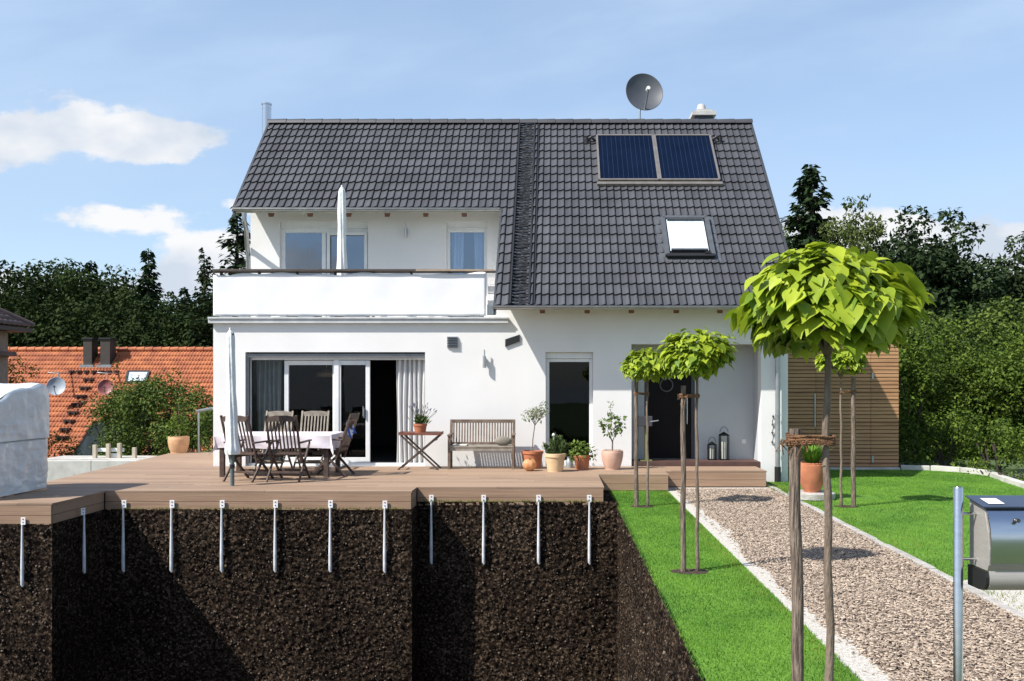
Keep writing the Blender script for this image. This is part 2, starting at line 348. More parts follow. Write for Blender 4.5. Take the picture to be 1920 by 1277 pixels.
# ================================================================ SETTING
def sst(a, b, x):
    t = min(1, max(0, (x - a) / (b - a))); return t * t * (3 - 2 * t)
def terrain_h(x, y):
    h = -.36
    h -= .75 * sst(-8.3, -10.2, x)
    h -= 2.6 * sst(-9, -11, x) * sst(27.5, 31, y)
    h -= 2.0 * sst(30, 50, y)
    h += 5 * sst(70, 260, y)
    return h
PX0, PX1, PY0, PY1 = -14.0, .95, 2.6, 14.9      # the excavated pit
xs = sorted(set([-400, -200, -100, -60, -40] + [v for v in range(-30, 31, 2)] + [-14.0, .95, -9.2, -8.4, -10.4] + [40, 60, 100, 200, 400]))
ys = sorted(set([-60, -20, -5, 2.6, 14.9] + [v for v in range(6, 61, 2)] + [80, 120, 180, 260, 400]))
t = MB(); idx = {}
for j, y in enumerate(ys):
    for i, x in enumerate(xs): idx[i, j] = len(t.v); t.v.append((x, y, terrain_h(x, y)))
for j in range(len(ys) - 1):
    for i in range(len(xs) - 1):
        if PX0 <= xs[i] < PX1 and PY0 <= ys[j] < PY1: continue
        t.f.append((idx[i, j], idx[i + 1, j], idx[i + 1, j + 1], idx[i, j + 1]))
tag(t.build('ground', 'field', smooth=True), kind='structure')
# cut soil faces
def soil_face(mb, o, u, w, nrmv, lu, lw, cell, seed, amp=.045):
    o, u, w, nv = Vector(o), Vector(u), Vector(w), Vector(nrmv); nu, nw = int(lu / cell), int(lw / cell)
    def fn(a, b):
        p = o + u * (a * lu) + w * (b * lw)
        q = p * 15 + Vector((seed, 0, 0))
        h = noise.noise(q) * .5 + noise.noise(q * 2.3) * .35 + noise.noise(q * 5.1) * .2 + noise.noise(p * 2) * .5
        e = min(1, min(a * lu, (1 - a) * lu, b * lw + .02) / .08)
        return p + nv * (h * amp * e)
    mb.grid(nu, nw, fn)
zb = -4.2
s = MB()
soil_face(s, (-6.83, 14.32, -.275), (1, 0, 0), (0, 0, -1), (0, -1, 0), 4.63, 3.3, .017, 1)
soil_face(s, (-2.2, 14.88, -.23), (1, 0, 0), (0, 0, -1), (0, -1, 0), 3.15, 3.4, .019, 2)
soil_face(s, (-12.5, 12.8, -.275), (1, 0, 0), (0, 0, -1), (0, -1, 0), 5.67, 2.9, .024, 3)
soil_face(s, (-6.83, 12.8, -.275), (0, 1, 0), (0, 0, -1), (1, 0, 0), 1.52, 3.3, .02, 4)
soil_face(s, (-2.2, 14.32, -.275), (0, 1, 0), (0, 0, -1), (1, 0, 0), .56, 3.4, .02, 5)
soil_face(s, (.95, 2.6, -.315), (0, 1, 0), (0, 0, -1), (-1, 0, 0), 12.28, 3.9, .026, 6)
s.grid(30, 46, lambda a, b: (-.02 + .72 + a * .27, 14.88 + b * 2.15, -.305 + .03 * noise.noise(Vector((a * 4, b * 30, 0)))))
so = s.build('soil', 'soil', smooth='all'); tag(so, kind='structure')
s = MB(); s.add([(-14, 2.6, zb), (.99, 2.6, zb), (.99, 14.9, zb), (-14, 14.9, zb), (-14, 2.6, -.36), (.95, 2.6, -.36), (-14, 14.9, -.36)],
                [(0, 1, 2, 3), (0, 1, 5, 4), (0, 4, 6, 3)])
tag(s.build('pit_floor', 'soil'), kind='structure')
# loose clods sticking out of the cut
n = 8500; which = rng.random(n)
P = np.zeros((n, 3)); zz = -.33 - 3.0 * rng.random(n)
P[:, 2] = zz
a = which < .5; P[a, 0] = -6.8 + 4.55 * rng.random(a.sum()); P[a, 1] = 14.31
a = (which >= .5) & (which < .8); P[a, 0] = -2.15 + 3.05 * rng.random(a.sum()); P[a, 1] = 14.87
a = which >= .8; P[a, 0] = -8.2 + 1.33 * rng.random(a.sum()); P[a, 1] = 12.79
a = rng.random(n) < .22; P[a, 0] = .945; P[a, 1] = 3.2 + 11.5 * rng.random(a.sum())
OCT = ([(1, 0, 0), (-1, 0, 0), (0, 1, 0), (0, -1, 0), (0, 0, 1), (0, 0, -1)], [(0, 2, 4), (2, 1, 4), (1, 3, 4), (3, 0, 4), (2, 0, 5), (1, 2, 5), (3, 1, 5), (0, 3, 5)])
X, Y, Z = frames(rdir(n), rdir(n)); sz = .004 + .024 * rng.random((n, 1)) ** 2
M['clod'] = mat('soil_clod', (.17, .125, .09), .9, col2=(.016, .010, .006), attr='v', contrast=(0, 1))
tag(inst_mesh('soil_clods', *OCT, P, X * sz, Y * sz * rng.uniform(.5, 1, (n, 1)), Z * sz * rng.uniform(.5, 1, (n, 1)), 'clod', var=rng.random(n) ** 2.6, smooth=False), kind='stuff', label='pale stones and clods in the cut soil below the deck', cat='stones')

# lawns
def sheet(name, poly, z, m, thick=0):
    b = MB(); b.add([(x, y, z) for x, y in poly], [tuple(range(len(poly)))]); return tag(b.build(name, m), kind='structure')
sheet('lawn', [(.95, 2.6), (1.93, 2.6), (1.99, 17.02), (.99, 17.02)], GZ, 'lawn')
kerbline = [(7.7, 21.25), (8.3, 21.1), (8.75, 20.6), (9.0, 19.8), (8.75, 18.6), (8.55, 17.3), (8.7, 15.0), (9.2, 12)]
sheet('lawn_right', [(3.822, 9.2), (3.96, 17.7), (4.0, 18.6), (4.56, 18.6), (4.56, 22.4), (7.72, 22.4)] + kerbline + [(9.6, 10.4)], GZ, 'lawn')
sheet('gravel_patch', [(3.68, 2.6), (3.80, 7.9), (3.822, 9.2), (9.6, 10.4), (9.6, 2.6)], GZ + .002, 'sand')
sheet('path', [(1.93, 2.6), (3.68, 2.6), (3.80, 7.9), (3.96, 17.7), (3.96, 18.0), (1.99, 18.0)], GZ - .02, 'mulchbase')
def ragged(x0f, w0, w1, y0, y1, n, seed):
    L_, R_ = [], []
    for i in range(n + 1):
        y = y0 + (y1 - y0) * i / n; x = x0f(y)
        k = w0 + (w1 - w0) * (.5 + .5 * noise.noise(Vector((y * 1.3, seed, 0)))) + .05 * noise.noise(Vector((y * 9, seed, 3)))
        L_.append((x, y)); R_.append((x + k, y))
    return L_, R_
b = MB()
L_, R_ = ragged(lambda y: 1.93 + (y - 2.6) * .0042, .10, .34, 2.6, 17.3, 220, 1.5)
k = len(L_); b.add([(x, y, GZ - .003) for x, y in L_] + [(x, y, GZ - .006) for x, y in R_], [(i, i + 1, k + i + 1, k + i) for i in range(k - 1)])
b.add([(x, y, GZ - .008) for x, y in [(1.99, 17.3), (3.96, 17.3), (3.96, 17.66), (1.99, 17.66)]], [(0, 1, 2, 3)])
b.add([(1.99, 17.0, GZ - .0085), (2.35, 16.7, GZ - .0085), (3.1, 17.1, GZ - .0085), (3.96, 16.9, GZ - .0085), (3.96, 17.3, GZ - .0085), (1.99, 17.3, GZ - .0085)], [(0, 1, 2, 3, 4, 5)])
tag(b.build('gravel_strip', 'sand'), kind='structure')
# path kerb: short limestone edgings end to end
b = MB(); y = 2.7
def kx(y): return 3.68 + (y - 2.6) * .0226 if y < 7.9 else 3.80 + (y - 7.9) * .0163
while y < 17.6:
    l = rnd.uniform(.42, .55); o_ = rnd.uniform(-.008, .008); h = GZ + rnd.uniform(.004, .022)
    b.prism([(kx(y) - .01 + o_, y), (kx(y) + .075 + o_, y), (kx(y + l) + .075 + o_, y + l - .012), (kx(y + l) - .01 + o_, y + l - .012)], 2, GZ - .1, h); y += l
tag(b.build('path_kerb', 'stonewhite', bevel=.006), kind='structure')
b = MB()
for (x0, y0), (x1, y1) in zip(kerbline[:-1], kerbline[1:]):
    dx, dy = x1 - x0, y1 - y0; l = math.hypot(dx, dy); nx, ny = -dy / l * .14, dx / l * .14
    g = .012 / l
    x0, y0 = x0 + dx * g, y0 + dy * g
    b.prism([(x0, y0), (x1, y1), (x1 + nx, y1 + ny), (x0 + nx, y0 + ny)], 2, GZ - .1, GZ + .1 + rnd.uniform(-.01, .01))
b.box(5.3, 7.68, 21.2, 21.34, GZ - .1, GZ + .05)
tag(b.build('garden_kerb', 'concrete', bevel=.01), kind='structure')
# wood chips
n = 60000; y = 2.7 + 14.7 * rng.random(n) ** 1.15; x = rng.uniform(0, 1, n)
xl = 2.02 + .0042 * (y - 2.6); xr = np.where(y < 7.9, 3.68 + (y - 2.6) * .0226, 3.80 + (y - 7.9) * .0163) - .02
x = xl + (xr - xl) * x
keep = np.ones(n, bool)
for i in range(n):
    w = .10 + .24 * (.5 + .5 * noise.noise(Vector((y[i] * 1.3, 1.5, 0)))) - .04
    if x[i] - xl[i] + .09 < w and rnd.random() > .10: keep[i] = False
x, y = x[keep], y[keep]; n = len(x)
P = np.stack([x, y, GZ - .012 + rng.uniform(0, .018, n)], 1)
A = nrm(np.stack([rng.normal(0, 1.4, n), rng.normal(0, 1, n), rng.normal(0, .18, n)], 1)); Nn = nrm(np.array([0, 0, 1.]) + rng.normal(0, .32, (n, 3)))
X, Y, Z = frames(A, Nn)
CH = ([(-.5, -.5, 0), (.5, -.5, 0), (.5, .5, 0), (-.5, .5, 0), (-.4, -.45, 1), (.45, -.5, 1), (.4, .5, 1), (-.5, .4, 1)], [(4, 5, 6, 7), (0, 1, 5, 4), (1, 2, 6, 5), (2, 3, 7, 6), (3, 0, 4, 7)])
ch = inst_mesh('wood_chips', *CH, P, X * rng.uniform(.005, .014, (n, 1)), Y * rng.uniform(.015, .048, (n, 1)), Z * rng.uniform(.002, .006, (n, 1)), 'chip', var=np.clip(rng.normal(.55, .3, n), 0, 1), smooth=False)
tag(ch, kind='stuff', label='pale brown wood chips covering the garden path', cat='wood chips')
# grass blades
def grass(name, n, fx, fy, hmin, hmax, w, m, label, keepf=None):
    x, y = fx(n), fy(n)
    if callable(keepf):
        k = keepf(x, y); x, y = x[k], y[k]
    n = len(x); P = np.stack([x, y, np.full(n, GZ - .004)], 1)
    A = nrm(np.array([0, 0, 1.]) + rng.normal(0, .38, (n, 3)) * np.array([1, 1, .2])); X, Y, Z = frames(A, rdir(n))
    o = inst_mesh(name, *BLADE, P, X * w * rng.uniform(.6, 1.3, (n, 1)), Y * rng.uniform(hmin, hmax, (n, 1)), Z, m, smooth=False,
                  var=np.clip(np.array([.5 + 1.1 * noise.noise(Vector((a * 1.3, b_ * .8, 0))) + .6 * noise.noise(Vector((a * 5, b_ * 3, 0))) for a, b_ in zip(x, y)]) + rng.normal(0, .2, n), 0, 1))
    return tag(o, kind='stuff', label=label, cat='grass')
def holes(x, y):
    k = np.ones(len(x), bool)
    for hx, hy in ((1.33, 14.8), (1.35, 9.64), (1.32, 4.5), (4.52, 14.8)):
        k &= ((x - hx) / .21) ** 2 + ((y - hy) / .17) ** 2 > 1
    return k
U = lambda a, b_: (lambda n: rng.uniform(a, b_, n))
grass('lawn_grass', 90000, U(.93, 1.96), lambda n: 2.8 + 14.2 * rng.random(n) ** 1.2, .012, .036, .007, 'blade', 'short bright green grass of the strip between the soil cut and the path', holes)
def inlawn(x, y):
    lim = np.interp(y, [12, 15, 17.3, 18.6, 19.8, 20.6, 21.25, 22], [9.2, 8.7, 8.55, 8.75, 9.0, 8.75, 7.7, 7.7])
    return holes(x, y) & (x > 3.9 + .0163 * (y - 7.9)) & (x < lim) & ~((x > 4.0) & (y < 8.95 + (x - 3.8) * .2 + rng.normal(.3, .35, len(x)))) & ~((x < 4.6) & (y > 18.55)) & ~(((x - 5.0) ** 2 + (y - 16.05) ** 2) < .17)
grass('lawn_grass_right', 150000, U(3.85, 9.1), lambda n: 8.6 + 13.0 * rng.random(n), .012, .036, .009, 'blade', 'short bright green grass of the lawn right of the path', inlawn)
grass('grass_edge', 9000, lambda n: 3.9 + np.abs(rng.normal(0, .28, n)), U(7.5, 18.4), .015, .05, .007, 'bladedry', 'yellowing grass along the right kerb of the path', lambda x, y: (rng.random(len(x)) < np.where(y > 15.5, 1, .22)))
grass('grass_edge_left', 3500, lambda n: 1.93 - np.abs(rng.normal(0, .10, n)), U(2.8, 16.9), .015, .045, .006, 'bladedry', 'yellowing grass along the left edge of the path')
grass('gravel_weeds', 7000, U(3.85, 7.5), U(4, 9.8), .015, .06, .009, 'bladedry', 'sparse yellow weeds on the pale gravel behind the mailbox', lambda x, y: np.array([noise.noise(Vector((a * 1.6, b_ * 1.6, 0))) > .05 for a, b_ in zip(x, y)]))
grass('soil_edge_grass', 1500, lambda n: np.where(rng.random(n) < .5, rng.uniform(-2.1, .7, n), rng.uniform(-6.7, -2.3, n)), lambda n: np.full(n, 0.), .02, .06, .007, 'bladedry', 'thin grass growing along the foot of the deck front')
o = bpy.data.objects['soil_edge_grass']
for v in o.data.vertices:
    v.co.y += 14.85 if v.co.x > -2.2 else 14.29; v.co.z += .07 if v.co.x > -2.2 else .03

# ================================================================ DECK
deck = empty('wooden_deck', (-2, 16, 0), 'brown board terrace deck running along the front of the white house', 'deck')
b = MB(); BV = []
def xleft(y): return -8.48 - (y - 15.87) * .098
for ya, yb_, fl, fr in ((12.8, 14.32, lambda y: -12.5, -6.83), (14.32, 14.88, lambda y: -10.8, -2.2), (14.88, 16.98, xleft, .735), (16.98, 17.63, xleft, 2.0), (17.63, 18.66, xleft, 3.9), (18.66, 22.6, xleft, -6.80)):
    nb = round((yb_ - ya) / .146); bw = (yb_ - ya) / nb
    for q in range(nb):
        y = ya + q * bw; x = fl(y + .07); first = True
        while x < fr - .01:
            l = rnd.choice([2.4, 3.0, 3.9]) * (rnd.uniform(.3, 1) if first else 1); first = False
            e = min(fr, x + l)
            if fr - e < .4: e = fr
            b.box(x, e - (.004 if e < fr else 0), y, y + bw - .006, -.026, 0); BV += [rnd.random()] * 8
            x = e
o = b.build('decking', 'deck', deck)
at_ = o.data.attributes.new('v', 'FLOAT', 'POINT'); at_.data.foreach_set('value', BV)
b = MB()
def fasc(p, q, nx, ny, z1=-.028, z0=-.29):
    """two boards below the deck edge, standing 2 cm back"""
    for a_, c in ((z1, z1 - .135), (z1 - .14, z0)):
        px, py = p; qx, qy = q; t_ = .025
        b.prism([(px, py), (qx, qy), (qx - nx * t_, qy - ny * t_), (px - nx * t_, py - ny * t_)], 2, c, a_)
fasc((-12.5, 12.802), (-6.842, 12.802), 0, -1); fasc((-6.842, 12.84), (-6.842, 14.30), 1, 0)
fasc((-6.84, 14.322), (-2.212, 14.322), 0, -1); fasc((-2.212, 14.36), (-2.212, 14.87), 1, 0)
fasc((-2.2, 14.882), (.723, 14.882), 0, -1); fasc((.723, 14.92), (.723, 16.98), 1, 0)
fasc((.73, 16.982), (1.988, 16.982), 0, -1); fasc((1.988, 17.02), (1.988, 17.63), 1, 0)
fasc((1.99, 17.632), (3.888, 17.632), 0, -1); fasc((3.888, 17.67), (3.888, 18.64), 1, 0)
fasc((-8.45, 15.9), (-9.09, 22.5), -1, 0, z0=-.6)
fasc((-10.8, 15.0), (-8.40, 15.0), 0, 1, z0=-.9)
b.build('fascia', 'fascia', deck, bevel=.003)
b = MB()
b.prism([(-12.45, 12.9), (-6.9, 12.9), (-6.9, 14.42), (-2.27, 14.42), (-2.27, 14.97), (.66, 14.97), (.66, 17.08), (1.9, 17.08), (1.9, 17.72), (3.8, 17.72), (3.8, 18.6), (-6.95, 18.6), (-6.95, 22.3), (-8.95, 22.3), (-8.3, 15.0), (-12.4, 14.9)], 2, -.285, -.045)
b.build('substructure', 'black', deck)
# porch step inside the recess
b = MB(); b.box(1.47, 4.015, 18.72, 19.36, -.1, .085)
b.build('porch_step', mat('dark_porch_board', (.10, .05, .038), .6, col2=(.07, .036, .03), stretch=(1, 12, 1)), deck)

# ground stakes screwed to the deck front
def make_stake(side=False):
    r_ = empty('ground_stake', (0, 0, 0))
    p = MB(); p.prism([(-.036, -.058), (.036, -.058), (.036, .058), (-.036, .058)], 1, -.012, 0); p.build('head_plate', 'plastic', r_, bevel=.003)
    p = MB(); p.lathe([(.0, -.004), (.011, -.004), (.011, .004), (0, .004)], (0, 0, 0), 12)
    p.v = [(x, -.013 - z * .6, y + .03) for x, y, z in p.v]; p.build('screw', mat('copper_screw', (.5, .16, .05), .4, .6), r_)
    p = MB(); p.lathe([(.0, -.004), (.011, -.004), (.011, .004), (0, .004)], (0, 0, 0), 12)
    p.v = [(x, -.013 - z * .6, y - .02) for x, y, z in p.v]; p.build('screw', mat('grey_screw', (.2, .2, .2), .4, .6), r_)
    p = MB(); zs = np.linspace(-.05, -.99, 12)
    p.tube([(0, -.035, z) for z in zs] + [(.012, -.035, -1.02)], [.013 + .012 * min(1, i / 8) for i in range(12)] + [.016], 12)
    p.build('spike', mat('galvanised_spike', (.74, .75, .76), .45, .1, col2=(.60, .61, .62), scale=12), r_, smooth=True)
    return r_
proto = make_stake()
names12 = ['leftmost ground stake, under the near corner of deck beside the covered furniture', 'ground stake fixed to the shaded side of the protruding left deck block',
           'ground stake in the shaded corner, third from the left', 'ground stake fourth from the left, where the shadow triangle crosses the deck front', 'ground stake fifth from the left, straight below the closed garden parasol',
           'ground stake sixth from the left, below the front garden chairs', 'ground stake seventh from the left, below the right end of the dining table', 'ground stake eighth from the left, last one before the deck front steps back',
           'ground stake ninth from the left, first one right of the step in the deck front', 'ground stake tenth from the left, below the wooden bench', 'ground stake eleventh from the left, below the orange pot with the pumpkin', 'rightmost ground stake, at the right corner of the deck']
sp_ = [(44, 977, 12.785), (148, 959, None), (233, 945, 14.3), (323, 945, 14.3), (417, 945, 14.3), (517, 945, 14.3), (620, 945, 14.3), (722, 946, 14.3), (809, 935, 14.865), (907, 935, 14.865), (1010, 935, 14.865), (1105, 935, 14.865)]
for i, (px, py, d) in enumerate(sp_):
    o = proto if i == 0 else copy_tree(proto)
    if d is None:
        d = -6.815 * F / (px - VX); o.location = (-6.815, d, wz(py, d)); o.rotation_euler = (0, 0, R(90)) ; o.rotation_euler = (0, 0, R(60))
        o.location.x = -6.76
    else: o.location = (wx(px, d), d, wz(py, d))
    o.scale = (.88, .88, .86) if i < 2 else (1, 1, 1)
    o['label'] = names12[i]; o['category'] = 'ground stake'; o['group'] = 'white ground stakes along the deck front'

# ================================================================ HOUSE
house = empty('white_house', (-1.2, 18.69, GZ), 'white rendered two-storey house with dark grey tiled roof and roof terrace', 'house')
XL, XR, YF, YU, YB = -6.79, 4.55, 18.69, 20.97, 27.6
XS = -1.17                                      # where the low roof begins
C = math.sqrt(.5); EY, EZ, G = 18.0, 3.09, .3235   # eave line of the low roof, tile gauge
def roofz(y): return EZ + (y - EY)
def holed(mb, x0, x1, z0, z1, y, th, hs, extra_x=(), extra_z=(), skip=lambda x, z: False):
    X_ = sorted(set([x0, x1] + [v for h in hs for v in h[:2]] + list(extra_x))); Z_ = sorted(set([z0, z1] + [v for h in hs for v in h[2:]] + list(extra_z)))
    def solid(i, j):
        if i < 0 or j < 0 or i >= len(X_) - 1 or j >= len(Z_) - 1: return False
        cx, cz = (X_[i] + X_[i + 1]) / 2, (Z_[j] + Z_[j + 1]) / 2
        return not (any(h[0] < cx < h[1] and h[2] < cz < h[3] for h in hs) or skip(cx, cz))
    for i in range(len(X_) - 1):
        for j in range(len(Z_) - 1):
            if not solid(i, j): continue
            a0, a1, c0, c1 = X_[i], X_[i + 1], Z_[j], Z_[j + 1]
            mb.add([(a0, y, c0), (a1, y, c0), (a1, y, c1), (a0, y, c1)], [(0, 1, 2, 3)]); mb.add([(a0, y + th, c0), (a1, y + th, c0), (a1, y + th, c1), (a0, y + th, c1)], [(3, 2, 1, 0)])
            if not solid(i - 1, j): mb.add([(a0, y, c0), (a0, y + th, c0), (a0, y + th, c1), (a0, y, c1)], [(0, 1, 2, 3)])
            if not solid(i + 1, j): mb.add([(a1, y, c0), (a1, y + th, c0), (a1, y + th, c1), (a1, y, c1)], [(3, 2, 1, 0)])
            if not solid(i, j - 1): mb.add([(a0, y, c0), (a1, y, c0), (a1, y + th, c0), (a0, y + th, c0)], [(3, 2, 1, 0)])
            if not solid(i, j + 1): mb.add([(a0, y, c1), (a1, y, c1), (a1, y + th, c1), (a0, y + th, c1)], [(0, 1, 2, 3)])
W1 = (-6.157, -2.61, .0, 2.25); W3 = (-.23, .705, .0, 2.25); PO = (1.463, 4.02, -.5, 2.41)
U1 = (-6.15, -4.19, 3.0, 5.22); U2 = (-2.456, -1.558, 3.0, 5.22)
b = MB()
holed(b, XL, XR, -.5, 3.62, YF, .3, [W1, W3, PO], (XS,), (2.86,), lambda x, z: x < XS and z > 2.86)
b.build('wall', 'plaster', house); b = MB()
holed(b, XL, XS, 2.86, 5.86, YU, .3, [U1, U2])
b.build('wall', 'plaster', house); b = MB()
# porch recess: back wall with the entrance, ceiling and right cheek
DOOR = (wx(1208, 19.4), wx(1303, 19.4), .085, 2.25)
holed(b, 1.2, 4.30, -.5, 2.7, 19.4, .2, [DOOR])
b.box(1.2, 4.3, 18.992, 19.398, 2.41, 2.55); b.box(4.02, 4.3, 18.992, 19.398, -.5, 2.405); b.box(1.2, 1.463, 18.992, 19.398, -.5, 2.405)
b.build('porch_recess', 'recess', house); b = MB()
# gables, rear wall, cheek of the low roof, terrace slab
def gable(x0, x1, yfront_low, low):
    if low: pts = [(18.995, -.5), (27.3, -.5), (27.3, 3.0), (22.8, 7.58), (18.995, roofz(18.995) - .32)]
    else: pts = [(18.995, -.5), (27.3, -.5), (27.3, 3.0), (22.8, 7.58), (21.275, roofz(21.275) - .32), (21.275, 2.85), (18.995, 2.85)]
    b.prism(pts, 0, x0, x1)
gable(XL, XL + .3, 0, False); b.build('gable_wall', 'plaster', house); b = MB(); gable(XR - .3 + .25, XR, 0, True); b.build('gable_wall', 'plaster', house); b = MB()
b.box(XL + .3, XR - .05, 27.0, 27.29, -.5, 2.95); b.build('rear_wall', 'plaster', house); b = MB()
b.prism([(18.995, 2.87), (20.96, 2.87), (20.96, roofz(20.96) - .3), (18.995, roofz(18.995) - .3)], 0, XS, XS + .2)
b.build('cheek_wall', 'plaster', house)
b = MB(); b.box(XL + .01, XS - .003, 18.70, YU - .003, 2.865, 2.9); b.build('terrace_floor', 'concrete', house)
b = MB()    # interior surfaces
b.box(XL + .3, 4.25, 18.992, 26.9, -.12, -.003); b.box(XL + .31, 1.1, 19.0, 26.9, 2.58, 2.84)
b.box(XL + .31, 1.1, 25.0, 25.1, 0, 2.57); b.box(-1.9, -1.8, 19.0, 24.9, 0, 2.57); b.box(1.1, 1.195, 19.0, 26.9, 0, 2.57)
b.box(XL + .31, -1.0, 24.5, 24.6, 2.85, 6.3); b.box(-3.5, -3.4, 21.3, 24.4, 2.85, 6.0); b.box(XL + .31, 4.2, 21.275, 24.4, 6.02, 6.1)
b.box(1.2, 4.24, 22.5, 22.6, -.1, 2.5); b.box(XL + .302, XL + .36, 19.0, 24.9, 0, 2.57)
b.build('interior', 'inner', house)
# --- roof
def rp(x, s_, h): return (x, EY + s_ * C - h * C, EZ + s_ * C + h * C)
cols = 75; cw = (4.64 + 6.92) / cols; X0 = -6.92
V_, F_, VAR = [], [], []
prof = [(0, .010), (.3, .012), (.52, .017), (.66, .027), (.78, .030), (.855, .024), (.87, -.03), (.985, -.03)]
ladder = (-.90, -.56)
for r_ in range(21):
    xa = X0 if r_ >= 10 else XS - .02
    for c_ in range(cols):
        x0 = X0 + c_ * cw
        if x0 < xa - .12: continue
        if x0 > ladder[0] - .06 and x0 + cw < ladder[1] + .06: continue
        rv = rnd.random(); j = rnd.uniform(-.004, .004); s0, s1 = r_ * G + j, (r_ + 1) * G + .04
        base = len(V_)
        pts = prof + [(1.0, .010)]
        for (u, h) in pts:
            x = x0 + u * cw
            dip = .010 * math.cos(u * math.pi * 1.1)
            V_.append(rp(x, s0 - dip, min(h, .01) - .012)); V_.append(rp(x, s0 - dip - .003, h + .040)); V_.append(rp(x, s0 + .1, h + .030)); V_.append(rp(x, s1, h + .002))
            VAR += [rv * .9] * 4
        for k in range(len(pts) - 1):
            a_ = base + k * 4; c2 = a_ + 4
            for q in range(3): F_.append((a_ + q, c2 + q, c2 + q + 1, a_ + q + 1))
b = MB(); b.v, b.f = V_, F_
o = b.build('roof', 'tile', house); o.name = 'roof'
at = o.data.attributes.new('v', 'FLOAT', 'POINT'); at.data.foreach_set('value', VAR)
o.data.polygons.foreach_set('use_smooth', [True] * len(o.data.polygons)); o.data.set_sharp_from_angle(angle=R(50))
roof = o
b = MB()   # boarding under the tiles and the rear slope
t_ = .1
b.prism([(EY + .05, EZ + .01), (22.8, 7.86), (27.6, EZ - .02), (27.5, EZ - .14), (22.8, 7.77), (EY + .05, EZ - .06)], 0, XS, 4.62)
b.prism([(20.32, roofz(20.32) - .03), (22.8, 7.85), (27.6, EZ - .02), (27.5, EZ - .14), (22.8, 7.76), (20.32, roofz(20.32) - .12)], 0, -6.9, XS - .002)
b.build('roof_boarding', 'cream', roof)
b = MB()   # verge trims, one object each
for x0, x1, y0 in ((-6.95, -6.90, 20.27), (4.625, 4.68, EY), (XS - .045, XS - .004, EY)):
    y1 = 22.8 if x0 != XS - .045 else 20.2
    b.prism([(y0, roofz(y0) + .07), (y1, roofz(y1) + .07), (y1, roofz(y1) - .16), (y0, roofz(y0) - .16)], 0, x0, x1); b.build('verge_trim', 'anthracite', roof, bevel=.004); b = MB()
b = MB(); x = -6.96; k = 0
while x < 4.62:   # ridge caps overlapping from the left
    l = .43
    b.grid(1, 8, lambda u, v: (x + u * (l + .03), 22.8 + (.125 + .012 * u) * math.cos(math.pi * v), 7.86 + .02 + (.115 + .014 * u) * math.sin(math.pi * v) - .0))
    b.grid(1, 8, lambda u, v: (x + l + .03, 22.8 + (.137 - .02 * u) * math.cos(math.pi * v), 7.88 + (.129 - .02 * u) * math.sin(math.pi * v)))
    x += l
b.build('ridge_tiles', 'tile', roof, smooth=True)
b = MB()   # climbing ladder strip
lx0, lx1 = ladder
b.add([rp(lx0 - .1, 0, .0), rp(lx1 + .12, 0, .0), rp(lx1 + .12, 6.79, .0), rp(lx0 - .1, 6.79, .0)], [(0, 1, 2, 3)])
for xx in (lx0, lx1 + .02): b.bar(rp(xx, .02, .05), rp(xx, 6.72, .05), .035, .05)
b.bar(rp(lx1 + .12, .02, .03), rp(lx1 + .12, 6.75, .03), .025, .07)
b.build('roof_ladder', 'ladder', roof); b = MB(); s_ = .06
while s_ < 6.7:
    w = rnd.uniform(-.02, .02); hh = rnd.uniform(.03, .075)
    b.bar(rp(lx0 + .03, s_ + w, .04), rp(lx0 + .18, s_ - w, hh), .035, .02); b.bar(rp(lx0 + .17, s_ + .02, hh), rp(lx1 - .01, s_ + rnd.uniform(-.02, .03), .05), .03, .018)
    s_ += .105
b.build('ladder_rungs', mat('grey_rung', (.10, .11, .125), .4, .2, col2=(.02, .02, .024), scale=14, contrast=(.42, .58)), roof)
# gutters
def gutter(mb, x0, x1, y, z, r=.05):
    mb.grid(1, 10, lambda u, v: (x0 + (x1 - x0) * u, y - r * math.cos(math.pi * v), z - r * math.sin(math.pi * v)))
    mb.grid(1, 10, lambda u, v: (x0 + (x1 - x0) * u, y - (r - .006) * math.cos(math.pi * v), z - (r - .006) * math.sin(math.pi * v)))
    mb.tube([(x0, y - r, z), (x1, y - r, z)], .009, 8)
    for xe in (x0, x1): mb.add([(xe, y - r * math.cos(math.pi * k / 8), z - r * math.sin(math.pi * k / 8)) for k in range(9)], [tuple(range(9))])
b = MB(); gutter(b, XS - .06, 4.66, EY - .03, EZ + .0); b.build('gutter', 'zinc', roof, smooth=True)
b = MB(); gutter(b, -6.93, XS - .05, 20.25, roofz(20.28) + .0); b.build('gutter', 'zinc', roof, smooth=True)
# rafters with dark ends under the soffit
for px in (510, 583, 655, 727, 799, 871):
    b = MB(); x = wx(px, 20.5); b.bar((x, 20.40, roofz(20.40) - .225), (x, 20.98, roofz(20.98) - .225), .10, .10, (0, -1, 1)); b.build('rafter', 'rafter', roof)
for px in (1017, 1101, 1184, 1268, 1350, 1432):
    b = MB(); x = wx(px, 18.15); b.bar((x, 18.12, roofz(18.12) - .20), (x, 18.70, roofz(18.70) - .20), .10, .10, (0, -1, 1)); b.build('rafter', 'rafter', roof)
